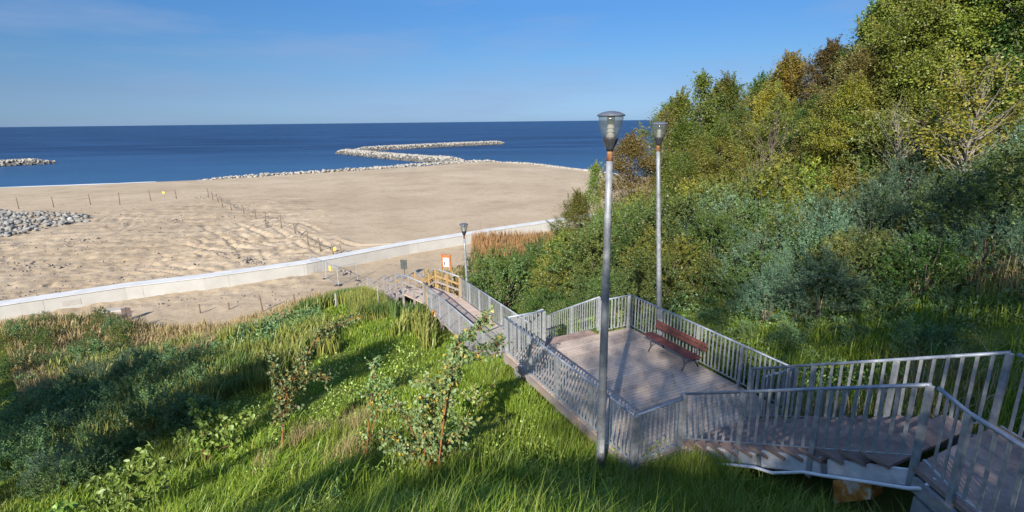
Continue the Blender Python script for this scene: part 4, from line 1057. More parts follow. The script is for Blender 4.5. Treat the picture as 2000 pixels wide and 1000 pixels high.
# rubble heap
heap = []
for _ in range(640):
    px, py = rng.uniform(-60, 172), rng.uniform(414, 462)
    lim = 412 + max(0, (px - 60)) * .06; low = 462 - max(0, px - 20) * .2
    if not (lim < py < low): continue
    q = at_z(px, py, 1.9); heap.append(q)
ind = 0
hp_, hs_ = [], []
for q in heap:
    px_f = math.hypot(q[0], q[1])
    zb = float(beach_z(np.array([q[0]]), np.array([q[1]]))[0])
    s_ = rng.choice([.5, .65, .8, 1.0, 1.3], p=[.3, .3, .2, .13, .07])
    z_ = zb + rng.uniform(-.08, .3)
    if ind < 78 and s_ >= .65:
        boulder((q[0], q[1], z_), s_ * .95, 'broken grey stone in the rubble heap on the sand', 'stones of the rubble heap', grey=True); ind += 1
    else: hp_.append(np.array([q[0], q[1], z_])); hs_.append(s_)
stones_stuff('rubble', hp_, hs_, 'grey stone rubble heaped on the sand at the left edge', M['stone_grey'])
# pebbles and lumps strewn over the building site
pp_, ps_ = [], []
for _ in range(900):
    px, py = rng.uniform(-40, 620), rng.uniform(395, 600)
    q = at_z(px, py, 1.85); d_, sd_, _t = seg_dist(np.array([q[0]]), np.array([q[1]]), WALL)
    if d_[0] < 1.6: continue
    zb = float(beach_z(np.array([q[0]]), np.array([q[1]]))[0])
    pp_.append(np.array([q[0], q[1], zb + .02])); ps_.append(abs(rng.normal(.10, .10)) + .05)
for (cx, cy, n_, sc) in ((485, 512, 60, 12), (430, 425, 20, 10), (520, 437, 30, 6), (575, 460, 20, 6), (160, 470, 30, 25), (70, 520, 40, 30), (390, 386, 25, 9), (345, 430, 30, 12), (440, 500, 30, 14), (680, 533, 12, 10)):
    for _ in range(n_):
        q = at_z(cx + rng.normal(0, sc), cy + rng.normal(0, sc * .2), 1.85)
        zb = float(beach_z(np.array([q[0]]), np.array([q[1]]))[0]); pp_.append(np.array([q[0], q[1], zb + .03])); ps_.append(rng.uniform(.1, .45))
M['clod'] = noise_mat('dark clods', [(.3, (.14, .12, .10)), (.6, (.26, .22, .18)), (.8, (.38, .33, .27))], scale=.8, rough=.95)
stones_stuff('pebbles', pp_, ps_, 'pebbles and clods strewn over the rutted sand', M['clod'])
for k, (px, py) in enumerate(((748, 417), (726, 440), (1048, 405), (1067, 417), (1083, 413), (1084, 402))):
    q = at_z(px, py, 1.85); boulder((q[0], q[1], 1.9), .32, 'small pale stone alone on the smooth sand', 'single stones on the smooth sand', 'stone')

# ------------------------------------------------------------------ vegetation
def unit(a): return a / (np.linalg.norm(a, axis=-1, keepdims=True) + 1e-9)
def diamonds(C, D, l, w, broad=False, droop=0.0):
    """leaf quads at C pointing along D"""
    n = len(C); D = unit(D)
    S = unit(np.cross(D, unit(rng.normal(size=(n, 3)) + np.array([0, 0, .6]))))
    l = np.broadcast_to(np.asarray(l, float), (n,))[:, None]; w = np.broadcast_to(np.asarray(w, float), (n,))[:, None]
    if not broad:
        V = np.stack([C, C + D * l * .45 + S * w * .5, C + D * l, C + D * l * .45 - S * w * .5], 1).reshape(-1, 3)
        return V, np.arange(4 * n).reshape(n, 4)
    U = np.cross(S, D); b = w * .14
    V = np.stack([C, C + D * l * .25 + S * w * .5 + U * b, C + D * l * .68 + S * w * .38 + U * b, C + D * l - np.array([0, 0, 1.]) * l * .12,
                  C + D * l * .68 - S * w * .38 + U * b, C + D * l * .25 - S * w * .5 + U * b], 1).reshape(-1, 3)
    i = np.arange(n)[:, None] * 6
    F = np.concatenate([i + np.array([[0, 1, 2, 3]]), i + np.array([[0, 3, 4, 5]])], 1).reshape(-1, 4)
    return V, F
def ground_hit(px, py):
    d = ray(px, py); h = math.hypot(d[0], d[1])
    D = np.linspace(3, 75, 700); pts = EYE + d[None] * (D / h)[:, None]
    g = hill_z(pts[:, 0], pts[:, 1]); k = np.argmax(pts[:, 2] < g)
    if not (pts[k, 2] < g[k]): k = -1
    return np.array([pts[k, 0], pts[k, 1], g[k]]), D[k]

LIB = {}
def tree_parts(key, seed, H, Rc, base, nclump, nleaf, ll, lw, mat, bark, spread=.5, limbs=34, sig=.11, trunk_r=.11, pointed=.35, lean=0.0):
    r = np.random.default_rng(seed)
    # trunk path
    k = 7; tz = np.linspace(0, H * .88, k); tx = np.cumsum(np.r_[0, r.normal(lean, .09 * H / 9, k - 1)]); ty = np.cumsum(np.r_[0, r.normal(0, .09 * H / 9, k - 1)])
    mb = MB(); tr = trunk_r * H / 9
    mb.tube([np.array(p) for p in zip(tx, ty, tz - np.where(tz == 0, .4, 0))], [tr * (1 - .85 * i / (k - 1)) for i in range(k)], 7)
    ax = lambda z: np.array([np.interp(z, tz, tx), np.interp(z, tz, ty), z])
    C = []
    lob = r.uniform(.45, 1.35, (6, 5))
    while len(C) < nclump:
        h = r.uniform(0, 1); a = r.uniform(0, 2 * math.pi)
        prof = (math.sin(math.pi * min(1, (h + .12) / 1.12)) ** .7) * (1 - pointed * h)
        lb = lob[int(h * 5.99)][int(a / (2 * math.pi) * 4.999)]
        rr = Rc * prof * lb * r.uniform(.25, 1) ** .55
        z = H * (base + (1 - base) * h)
        p = ax(min(z, H * .88)) * np.array([1, 1, 0]) + np.array([rr * math.cos(a), rr * math.sin(a), z])
        C.append(p)
    C = np.array(C)
    for j in r.choice(nclump, min(limbs, nclump), replace=False):
        p = C[j]; z0 = max(.12 * H, p[2] - r.uniform(.12, .3) * H - .25 * math.hypot(p[0], p[1]))
        a0 = ax(min(z0, H * .85)); m_ = a0 * .5 + p * .5 + np.array([0, 0, r.uniform(-.05, .25)]) + r.normal(0, .08, 3) * Rc
        r0 = tr * (.5 - .3 * z0 / H)
        mb.tube([a0, a0 * .6 + m_ * .4 + r.normal(0, .03, 3), m_, p], [r0, r0 * .75, r0 * .5, r0 * .15], 5, cap=False)
    per = r.multinomial(nleaf, r.dirichlet(np.full(nclump, 2.2)))
    cen = np.repeat(C, per, 0)
    off_ = r.normal(size=(nleaf, 3)) * np.array([1, 1, .75]) * Rc * sig * np.repeat(r.uniform(.55, 1.5, nclump), per)[:, None]
    P_ = cen + off_
    dirs = off_ / (Rc * sig) + r.normal(0, .8, (nleaf, 3)) + np.array([0, 0, -.15])
    sz = r.uniform(.65, 1.3, nleaf)
    # twigs reaching out of the crown break up its outline
    nsp = 70; cc = C.mean(0)
    sc_ = np.linalg.norm((C - cc) * np.array([1, 1, .6]), axis=1) + .25 * C[:, 2] + r.normal(0, .3, nclump)
    top_ = np.argsort(-sc_)[:nsp]; k2 = max(10, int(nleaf / 420))
    tl = Rc * r.uniform(.14, .42, len(top_)); od = unit(unit(C[top_] - cc) + np.array([0, 0, .75]) + r.normal(0, .4, (len(top_), 3)))
    for j, t_, d_ in zip(top_, tl, od):
        mb.tube([C[j], C[j] + d_ * t_ * .6 + r.normal(0, .03, 3), C[j] + d_ * t_ * 1.1], [.016, .011, .004], 4, cap=False)
    f_ = r.random((len(top_), k2)) ** .8
    P2 = (C[top_][:, None] + od[:, None] * (tl[:, None] * f_)[..., None] + r.normal(0, 1, (len(top_), k2, 3)) * (Rc * .03 * (1.25 - f_))[..., None]).reshape(-1, 3)
    D2 = np.repeat(od, k2, 0) * .6 + r.normal(0, .8, (len(P2), 3))
    P_ = np.concatenate([P_, P2]); dirs = np.concatenate([dirs, D2]); sz = np.concatenate([sz, r.uniform(.6, 1.15, len(P2))])
    V, F = diamonds(P_, dirs, ll * sz, lw * sz)
    LIB[key] = (mb.mesh('trunk', M[bark], smooth=True), mesh_arrays('crown', V, F, M[mat]), H)
def shrub_parts(key, seed, H, Rc, nsh, lps, ll, lw, mat, bark, shl=.5, up=.7, stems=9):
    r = np.random.default_rng(seed)
    a = r.uniform(0, 2 * math.pi, nsh); q = r.uniform(0, 1, nsh)
    h = r.uniform(.05, 1, nsh) ** .8
    rad_ = Rc * np.sqrt(np.clip(1 - (h - .25) ** 2 / .62, .03, 1)) * (.35 + .65 * q ** .45) * (.8 + .35 * np.sin(a * 3 + seed) * np.cos(h * 4))
    S0 = np.stack([rad_ * np.cos(a), rad_ * np.sin(a), h * H * (.78 + .2 * np.sin(a * 2 + seed * 1.7))], -1)
    dr = unit(np.stack([np.cos(a) * rad_ / Rc, np.sin(a) * rad_ / Rc, up + r.normal(0, .25, nsh)], -1) + r.normal(0, .3, (nsh, 3)))
    ln = shl * r.uniform(.5, 1.3, nsh)
    mb = MB()
    for j in r.choice(nsh, stems, replace=False):
        p = S0[j]; mb.tube([np.array([p[0] * .12, p[1] * .12, -.2]), np.array([p[0] * .45, p[1] * .45, p[2] * .55]), p + dr[j] * ln[j] * .6], [.035, .022, .006], 5, cap=False)
    t = r.uniform(0, 1, (nsh, lps))
    base = S0[:, None] + dr[:, None] * (ln[:, None] * t)[..., None]
    ld = dr[:, None] * .75 + unit(r.normal(size=(nsh, lps, 3)))
    n = nsh * lps
    sz = r.uniform(.6, 1.3, n) * (1 - .45 * t.ravel())
    V, F = diamonds(base.reshape(-1, 3) + r.normal(0, .012, (n, 3)), ld.reshape(-1, 3), ll * sz, lw * sz)
    V[:, 2] = np.maximum(V[:, 2], -.1)
    LIB[key] = (mb.mesh('stem', M[bark], smooth=True), mesh_arrays('foliage', V, F, M[mat]), H)
def place(key, xyz, height, label, cat, group, name, wide=1.0, parts=('trunk', 'crown')):
    a, b_, H = LIB[key]
    root = empty(name, xyz, label, cat, group)
    s = height / H
    root.scale = (s * wide * random.uniform(.92, 1.08), s * wide * random.uniform(.92, 1.08), s)
    root.rotation_euler = (random.gauss(0, .03), random.gauss(0, .03), random.uniform(0, 6.28))
    for nm, me in zip(parts, (a, b_)):
        o = bpy.data.objects.new(nm, me); COL.objects.link(o); o.parent = root
    return root

for i, (mt, n_) in enumerate((('leaf_dark', 'dark'), ('leaf_mid', 'mid'), ('leaf_olive', 'olive'), ('leaf_yellow', 'yellow'), ('leaf_ochre', 'ochre'), ('leaf_rust', 'rust'), ('leaf_bright', 'bright'))):
    for v in (0, 1):
        tree_parts(f'{n_}{v}', 31 + i * 7 + v, 9, 2.9, .12, 340, 42000, .09, .058, mt, 'bark_dark', limbs=60, sig=.08, pointed=.42)
tree_parts('birch0', 5, 10, 1.7, .15, 120, 9000, .13, .085, 'leaf_mid', 'bark_pale', limbs=34, sig=.16, pointed=.55, trunk_r=.075)
tree_parts('birch1', 8, 10, 1.9, .2, 120, 7600, .13, .085, 'leaf_olive', 'bark_pale', limbs=34, sig=.16, pointed=.5, trunk_r=.075)
tree_parts('sparse0', 15, 8, 2.6, .3, 110, 3600, .14, .09, 'leaf_ochre', 'bark_pale', limbs=80, sig=.10, trunk_r=.085, pointed=.1, lean=.05)
tree_parts('sparse1', 19, 8, 2.4, .25, 110, 1500, .13, .08, 'leaf_olive', 'bark_pale', limbs=95, sig=.10, trunk_r=.085, pointed=.1, lean=-.05)
tree_parts('bare_dark', 23, 8, 2.4, .35, 90, 900, .13, .08, 'leaf_olive', 'bark_dark', limbs=80, sig=.12, trunk_r=.11, pointed=.1, lean=.22)
for v in (0, 1):
    tree_parts(f'semi{v}', 311 + v, 9, 2.8, .15, 110, 5600, .15, .1, 'leaf_mid', 'bark_dark', limbs=36, sig=.1)
tree_parts('high0', 301, 10, 1.9, .72, 90, 9000, .15, .1, 'leaf_mid', 'bark_dark', limbs=30, sig=.16, pointed=.1, trunk_r=.06)
for v in (0, 1):
    tree_parts(f'lace{v}', 211 + v, 12, 2.9, .12, 46, 3600, .19, .13, 'leaf_mid', 'bark_pale', limbs=40, sig=.13, pointed=.2, trunk_r=.07)
for v in range(3):
    shrub_parts(f'buck{v}', 41 + v, 2.6, 1.55, 330, 44, .105, .026, 'leaf_buck', 'bark_dark', shl=.62, up=.9)
    shrub_parts(f'thick{v}', 51 + v, 3.0, 1.8, 420, 30, .10, .052, 'leaf_willow', 'bark_dark', shl=.55, up=.5)
    shrub_parts(f'low{v}', 61 + v, 1.3, .9, 170, 34, .085, .034, 'under', 'stem_green', shl=.42, up=.9)
for v in range(2):
    shrub_parts(f'oliveb{v}', 71 + v, 3.0, 1.7, 330, 30, .10, .055, 'leaf_olive', 'bark_dark', shl=.55, up=.6)
    shrub_parts(f'darkb{v}', 81 + v, 3.2, 1.8, 420, 34, .095, .055, 'leaf_dark', 'bark_dark', shl=.5, up=.5)
    shrub_parts(f'yellowb{v}', 91 + v, 2.6, 1.6, 280, 30, .10, .06, 'leaf_yellow', 'bark_dark', shl=.5, up=.5)

def by_top(px, ytop, D):
    """ground point at this bearing and distance, and the height that reaches photo row ytop"""
    t = at_d(px, ytop, D); g = hz(t[0], t[1])
    return np.array([t[0], t[1], g - .05]), max(1.0, t[2] - g + .1)
TREES = [  # key, px, ytop, D, width, label
    ('rust0', 1240, 275, 47, 1.35, 'small reddish brown tree at the left end of the wooded slope, beside the second lamp'),
    ('birch1', 1290, 226, 50, 1.0, 'thin half bare tree with brown leaves showing the sea through its crown'),
    ('olive1', 1330, 330, 42, 1.0, 'low olive yellow tree just right of the second lamp pole'),
    ('birch0', 1378, 150, 46, 1.0, 'slender tall green birch standing up first on the skyline'),
    ('olive0', 1335, 200, 53, 1.4, 'sparse brownish tree behind the slender green birch'),
    ('olive1', 1425, 165, 50, 1.4, 'olive tree on the skyline right of the slender birch'),
    ('dark1', 1475, 166, 54, 1.4, 'dark green tree low on the skyline in the middle of the slope'),
    ('olive0', 1522, 148, 52, 1.4, 'broad olive brown tree in the middle of the skyline'),
    ('ochre1', 1580, 122, 50, 1.4, 'brownish olive tree on the skyline left of the rust coloured one'),
    ('rust1', 1635, 102, 46, 1.35, 'rust coloured tree with thin top twigs against the sky'),
    ('ochre1', 1690, 92, 40, 1.1, 'orange yellow tree tucked beneath the dark tall tree'),
    ('dark0', 1722, 22, 40, .85, 'tall dark tree with the first high top on the right skyline'),
    ('mid0', 1772, -2, 38, 1.05, 'big green tree whose top just leaves the frame left of the corner'),
    ('olive1', 1850, -60, 36, 1.15, 'very tall olive tree reaching out of the frame in the upper right'),
    ('olive0', 1905, -50, 33, 1.0, 'tall olive tinted tree near the upper right corner'),
    ('mid1', 1975, -90, 31, 1.2, 'big green leafed tree filling the upper right corner'),
    ('dark1', 2070, -120, 30, 1.2, 'dark tree cut by the right edge of the frame'),
    ('mid0', 1900, 40, 44, 1.1, 'green tree standing behind the olive one in the upper right'),
    ('dark0', 1800, 70, 46, 1.0, 'dark tree deep in the wood behind the tall green tree'),
    ('olive0', 1440, 255, 40, 1.0, 'dull olive tree on the lower slope with yellowed side'),
    ('mid0', 1475, 330, 36, .8, 'light green tree low on the slope left of the dark leaning trunk'),
    ('dark0', 1560, 215, 42, 1.0, 'shaded dark tree behind the dark leaning trunk'),
    ('olive1', 1600, 200, 44, .9, 'mid olive tree behind the bright green one'),
    ('bright0', 1640, 188, 37, .75, 'bright green leafy tree in the middle of the wooded slope'),
    ('yellow1', 1605, 262, 33, .75, 'bright yellow tree just below the bright green one'),
    ('yellow0', 1690, 225, 34, .75, 'yellow green tree right of the bright green one'),
    ('mid1', 1760, 150, 34, .95, 'green tree rising above the pale bare tree'),
    ('olive0', 1830, 110, 30, .95, 'olive tree between the two pale bare trees'),
    ('bright1', 1690, 320, 29, .65, 'fresh green small tree under the pale bare tree'),
    ('mid1', 1555, 320, 31, .7, 'green small tree right of the dark leaning trunk'),
    ('yellow1', 1855, 290, 27, .7, 'yellowing small tree between the pale trunks on the right'),
    ('olive1', 1990, 210, 26, .9, 'olive leaved tree at the right edge below the corner'),
    ('birch1', 1380, 300, 38, .9, 'small olive birch in front of the slender green birch'),
    ('bare_dark', 1530, 225, 31, 1.0, 'dark leaning nearly bare tree with forked trunk on the slope'),
    ('sparse1', 1488, 315, 27.5, .8, 'small pale bare tree rising from the bluish bushes'),
    ('sparse1', 1775, 205, 26.5, 1.0, 'pale bare tree with forked grey branches, middle right'),
    ('sparse0', 1935, 130, 25, 1.15, 'large pale trunked tree with thin yellow leaves near the right edge'),
]
GT = 'trees of the wooded slope'
for (key, px, yt, D, w, lab) in TREES:
    p, H = by_top(px, yt, D)
    place(key, p, H, lab, 'tree', GT, 'tree', wide=w * max(.75, min(1.3, 8.5 / max(H, 3))) if H < 9 else w)
# more of the same wood filling the slope behind
lab2 = 'leafy tree deep inside the wooded slope, half hidden by the trees in front'
for i in range(44):
    px = rng.uniform(1330, 2080); D = rng.uniform(30, 58)
    sky_y = np.interp(px, [1330, 1380, 1530, 1640, 1700, 1760, 1850, 2080], [235, 190, 165, 130, 70, 15, -50, -120])
    yt = sky_y + rng.uniform(10, 120)
    p, H = by_top(px, yt, D)
    if H < 4: continue
    k = random.choice(['dark0', 'dark1', 'mid0', 'mid1', 'olive0', 'olive1', 'olive0', 'mid0', 'dark1', 'mid1', 'ochre0', 'rust1', 'yellow1'])
    place(k, p, min(H, 14), lab2, 'tree', 'trees inside the wood', 'tree', wide=min(1.2, 9 / H + .2))

def bushes(n, keys, region, hs, label, group, name='bush', dmin=1.2, seed=0):
    r = np.random.default_rng(seed); done = []
    tries = 0
    while len(done) < n and tries < n * 60:
        tries += 1
        x0, x1, d0, d1 = region
        px = r.uniform(x0, x1); D = r.uniform(d0, d1)
        q = at_d(px, 450, D); u, n_ = to_un(q[0], q[1])
        if name == 'shrub' and q[0] * .955 - q[1] * .297 > (-15.8 if D < 15 else -14.5): continue
        if 2 < u < 18.5 and N0 - 2.2 < n_ < N1 + 1.9: continue
        if 18 < u < 28 and SA - 1.6 < n_ < SB + 1.7: continue
        if u <= 8 and SA - 3 < n_ < SB + 2.6: continue
        if any(math.hypot(q[0] - a, q[1] - b_) < dmin for a, b_ in done): continue
        done.append((q[0], q[1]))
        place(random.choice(keys), np.array([q[0], q[1], hz(q[0], q[1]) - .05]), r.uniform(*hs), label, 'bush', group, name, parts=('stem', 'foliage'), wide=r.uniform(.9, 1.25))
bushes(20, ['buck0', 'buck1', 'buck2', 'buck0', 'darkb0', 'thick1'], (1520, 2080, 16.2, 20.5), (1.1, 2.0), 'silvery blue green bush in the front rank of the thicket at the right', 'front buckthorn bushes', 'sea_buckthorn', 1.3, 1)
bushes(26, ['buck0', 'buck1', 'buck2', 'buck1', 'thick0', 'oliveb0', 'darkb1', 'thick2'], (1430, 2080, 18, 25), (1.3, 2.9), 'grey green bush in the upper rank of the thicket below the bare trees', 'upper buckthorn bushes', 'sea_buckthorn', 1.5, 2)
bushes(22, ['buck1', 'buck2', 'thick0', 'thick1', 'darkb0', 'darkb1', 'oliveb1'], (1290, 1560, 19, 27), (1.5, 3.2), 'bluish green bush in the thicket behind the bench railing', 'bushes behind the bench', 'bush', 1.4, 3)
bushes(26, ['thick0', 'thick1', 'thick2', 'oliveb0', 'darkb1', 'darkb0'], (1090, 1420, 25, 34), (2.4, 4.2), 'green bush in the dense thicket behind the two big lamp poles', 'bushes behind the lamp poles', 'bush', 1.5, 4)
bushes(14, ['oliveb0', 'oliveb1', 'yellowb0', 'yellowb1', 'thick1'], (1130, 1360, 35, 44), (2.8, 4.6), 'olive yellow bush at the seaward edge of the thicket', 'bushes at the thicket edge', 'bush', 1.5, 5)
bushes(8, ['thick0', 'thick2', 'darkb1', 'oliveb0'], (1085, 1190, 29.5, 35.5), (2.4, 3.6), 'green bush at the left corner of the thicket above the brown reeds', 'corner bushes of the thicket', 'bush', 1.3, 15)
bushes(20, ['oliveb0', 'oliveb1', 'yellowb0', 'thick2', 'thick0', 'yellowb1'], (1360, 1760, 26, 33), (2.6, 4.0), 'yellowish green bush between the bluish thicket and the trees', 'bushes under the trees', 'bush', 1.6, 6)
bushes(13, ['darkb0', 'darkb1', 'thick0'], (925, 1075, 27.5, 37), (2.6, 3.7), 'dark green bush right of the small lamp, beside the boardwalk', 'dark bushes beside the boardwalk', 'bush', 1.3, 7)
bushes(10, ['darkb0', 'thick1', 'thick2'], (1020, 1240, 20.5, 25), (1.3, 2.2), 'low dark green bush just behind the platform end railing', 'low bushes behind the platform', 'bush', 1.2, 8)
bushes(9, ['low0', 'low1', 'low2'], (1420, 1900, 12.5, 16), (.5, .9), 'low leafy shrub on the grassy bank above the bench railing', 'low shrubs on the bank', 'bush', 1.2, 9)
for k, (px, py, yt, D) in enumerate(((1160, 440, 325, 37), (1128, 440, 385, 35))):
    p, H = by_top(px, yt, D); place('olive1' if k else 'birch0', p, H, ['young slender tree with its green tip against the sand, left of the big lamp', 'low yellowish young tree at the corner where thicket meets the sand'][k], 'tree', GT, 'tree', wide=1.15 if k else .9)

# trees up the slope behind the viewpoint: their shade dapples the stairs and the hollow
SHADE = [  # kind, sideways and lengthwise place along the sun's direction, height, width
    ('semi0', -18.3, -8.5, 10, .95), ('dark0', -21.8, -9.5, 10.2, 1.1), ('semi1', -25.5, -8.5, 10.4, 1.1), ('semi0', -29, -9, 10, 1.1), ('semi0', -33, -9, 10, 1.1), ('semi1', -37, -9, 11, 1.2), ('semi1', -20, -5.5, 7.5, 1.2), ('semi1', -24, -5, 8, 1.2), ('semi0', -28.5, -5, 8, 1.2), ('semi1', -33.5, -5, 8, 1.2),
    ('high0', -12.6, -8, 9.6, .75), ('lace1', 1.7, -19, 14.5, .8), ('high0', -15.0, -9.5, 9.4, .9), ('olive1', -5.8, -14, 6.8, 1.2), ('mid1', -3.4, -14.5, 6.8, 1.1), 
    ('birch0', 2.5, -14, 8.6, .9), ('lace0', 4.4, -12, 12, 1.0), ('mid1', 5.4, -10, 8, .9), ('lace1', 7.0, -15, 16, .9), ('dark0', 9.0, -11, 10, .9), ('lace0', .4, -25, 17.5, 1.0), ('lace1', 12, -14, 15, 1.0), ('lace1', 9.6, -20, 18, .9)]
for (k, c_, a_, h, w) in SHADE:
    x, y = a_ * .297 + c_ * .955, a_ * .955 - c_ * .297
    place(k, (x, y, hz(x, y) - .1), h, 'leafy tree up the slope behind the viewpoint', 'tree', 'trees behind the viewpoint', 'tree', wide=w)

# ---- shaded hollow at the left: low shrubs --------------------------------------
bushes(34, ['low0', 'low1', 'low2'], (-60, 560, 8.5, 17), (.7, 1.25), 'low dark shrub in the shaded hollow at the lower left', 'shrubs of the shaded hollow', 'shrub', .8, 21)
bushes(30, ['low0', 'low1', 'low2', 'buck0'], (-80, 330, 17, 28), (.9, 1.5), 'low bluish shrub farther back in the hollow at the left', 'farther shrubs of the hollow', 'shrub', 1.1, 22)
bushes(30, ['oliveb0', 'low1', 'thick2', 'darkb0'], (-60, 200, 33, 45), (.7, 1.5), 'leafy shrub at the dune edge, far left below the sea wall', 'shrubs at the left dune edge', 'shrub', 1.2, 23)

# ---- young broad leaved plants in the foreground --------------------------------
def sapling(label, cat, basepx, stems, nleaf, ll, lw, mat='leaf_sapling', bark='bark_orange', depth=.25, twig=.28, start=.3, name='sapling', r0=.014):
    b0, D0 = ground_hit(*basepx)
    root = empty(name, b0, label, cat)
    mb = MB(); C, Dd = [], []
    tot = sum(w for _, w in stems)
    for pl, w in stems:
        dd = D0 + rng.normal(0, depth)
        pts = [b0 + np.array([0, 0, -.1])] if True else []
        for j, q in enumerate(pl):
            f_ = (j + 1) / len(pl)
            pts.append(at_d(q[0], q[1], D0 + (dd - D0) * f_ + rng.normal(0, .02)))
        pts = np.array(pts)
        mb.tube(list(pts), list(np.linspace(r0, r0 * .3, len(pts))), 6, cap=False)
        sl = np.r_[0, np.cumsum(np.linalg.norm(np.diff(pts, axis=0), axis=1))]
        n = int(nleaf * w / tot); nt_ = max(3, n // 7)
        for _ in range(nt_):
            s_ = sl[-1] * rng.uniform(start, 1) ** .8
            o_ = np.array([np.interp(s_, sl, pts[:, c]) for c in range(3)])
            dr = unit(rng.normal(size=3) + np.array([0, 0, .45])); tl = twig * rng.uniform(.4, 1.2) * (1.15 - .6 * s_ / sl[-1])
            e_ = o_ + dr * tl
            mb.tube([o_, o_ * .5 + e_ * .5 + np.array([0, 0, .02]), e_ - np.array([0, 0, .01])], [r0 * .32, r0 * .22, r0 * .1], 4, cap=False)
            for k in range(7):
                f_ = rng.uniform(.2, 1.05)
                C.append(o_ + (e_ - o_) * f_ + rng.normal(0, .012, 3)); Dd.append(dr * .6 + unit(rng.normal(size=3)) + np.array([0, 0, -.25]))
    C, Dd = np.array(C), np.array(Dd); sz = rng.uniform(.6, 1.25, len(C))
    V, F = diamonds(C, Dd, ll * sz, lw * sz, broad=True)
    ro = np.array(wloc(root))
    put('stem', mb.mesh('stem', M[bark], origin=ro, smooth=True), root)
    put('leaves', mesh_arrays('leaves', V - ro, F, M[mat]), root)
sapling('tall orange stemmed sapling with round leaves and long arching shoots, left of centre', 'sapling', (549, 893), [([(552, 830), (556, 770), (540, 720), (522, 690)], 1.2), ([(553, 820), (560, 760), (590, 720), (612, 668), (650, 640), (700, 616)], 2.0), ([(555, 800), (580, 752), (620, 735), (645, 742)], 1.4), ([(551, 810), (540, 760), (532, 712)], 1.0), ([(553, 790), (575, 730), (600, 690)], 1.2)], 2400, .07, .058, twig=.38)
sapling('forked sapling with few leaves between the tall sapling and the dense shrub', 'sapling', (716, 892), [([(718, 850), (725, 780), (727, 720), (735, 700)], 1.3), ([(708, 868), (697, 848)], .3), ([(720, 850), (745, 790), (765, 745)], 1.1), ([(735, 885), (760, 868)], .3)], 650, .07, .058, start=.4, twig=.34)
sapling('tall crooked sapling with a dark leafy top arching towards the lower stairs', 'sapling', (853, 928), [([(862, 870), (869, 800), (876, 745), (884, 700), (905, 665), (940, 640), (952, 612)], 2.0), ([(866, 830), (876, 745), (895, 715), (930, 690), (985, 668)], 1.6), ([(868, 800), (840, 750), (820, 742)], .8), ([(878, 730), (890, 690), (900, 670)], 1.4)], 2100, .07, .058, start=.45, twig=.33)
sapling('dense waist high shrub with round yellow flecked leaves and orange stems', 'shrub', (835, 925), [([(820, 880), (800, 830), (770, 790)], 1.3), ([(830, 880), (825, 820), (820, 770)], 1.5), ([(845, 880), (860, 830), (880, 790)], 1.5), ([(850, 890), (890, 850), (930, 820)], 1.4), ([(815, 890), (780, 860), (745, 845)], 1.2), ([(860, 905), (910, 890), (955, 912)], 1.0), ([(840, 870), (845, 800), (850, 760)], 1.2), ([(825, 895), (790, 880), (760, 880)], .9)], 3200, .066, .056, start=.2, depth=.4, twig=.3)
sapling('low spreading shrub behind the dense one, beside the grass path', 'shrub', (935, 800), [([(930, 770), (915, 740)], 1), ([(945, 775), (970, 750)], 1), ([(920, 780), (895, 765)], 1)], 130, .075, .06, start=.2, twig=.25, r0=.009)
sapling('bushy shrub with large pale green leaves and dark stems in front of the dark hollow', 'shrub', (402, 912), [([(398, 860), (390, 810), (370, 785)], 1.4), ([(405, 860), (425, 820), (455, 790)], 1.5), ([(410, 870), (450, 840), (490, 800)], 1.4), ([(392, 870), (365, 840), (350, 860)], 1.1), ([(400, 850), (405, 810), (415, 800)], 1.0), ([(415, 880), (450, 870), (470, 850)], .9)], 900, .13, .105, mat='leaf_herb', bark='bark_red', start=.25, depth=.35, twig=.25)
sapling('tall nettle like herb with toothed pale leaves at the bottom left', 'plant', (250, 1020), [([(245, 960), (262, 910), (297, 872)], 1.4), ([(255, 960), (300, 920), (330, 905)], 1.2), ([(235, 970), (200, 950), (170, 935)], 1.2), ([(250, 965), (240, 930), (225, 922)], 1.0), ([(270, 980), (320, 960), (322, 930)], 1.0), ([(220, 990), (190, 985), (160, 990)], .9)], 800, .125, .062, mat='leaf_herb', bark='stem_green', start=.2, depth=.3, twig=.2, r0=.01)
sapling('low clump of broad round leaves at the bottom left corner', 'plant', (135, 1003), [([(120, 985)], 1), ([(150, 980)], 1), ([(105, 995)], .7)], 40, .14, .12, mat='leaf_herb', bark='stem_green', start=.5, twig=.12, r0=.008)
sapling('small leafy climber on the railing near the lower stairs corner', 'plant', (1085, 672), [([(1088, 655), (1098, 640), (1110, 632)], 1.3), ([(1080, 655), (1075, 648)], .7), ([(1100, 650), (1104, 640)], .8)], 130, .07, .055, mat='leaf_willow', bark='stem_green', start=.1, twig=.14, r0=.008, depth=.05)
sapling('small dark plant at the foot of the upper stairs beside the bench railing', 'plant', (1455, 760), [([(1452, 745), (1450, 738)], 1), ([(1460, 750), (1466, 742)], 1)], 70, .06, .05, mat='leaf_willow', bark='stem_green', start=.1, twig=.14, r0=.008, depth=.05)
sapling('weed with feathery leaves growing through the railing at the front platform corner', 'plant', (1235, 925), [([(1240, 880), (1262, 850)], 1), ([(1215, 890), (1200, 870)], 1), ([(1255, 890), (1290, 870), (1310, 850)], 1.2)], 170, .06, .02, mat='leaf_herb', bark='stem_green', start=.1, twig=.16, r0=.006, depth=.15)

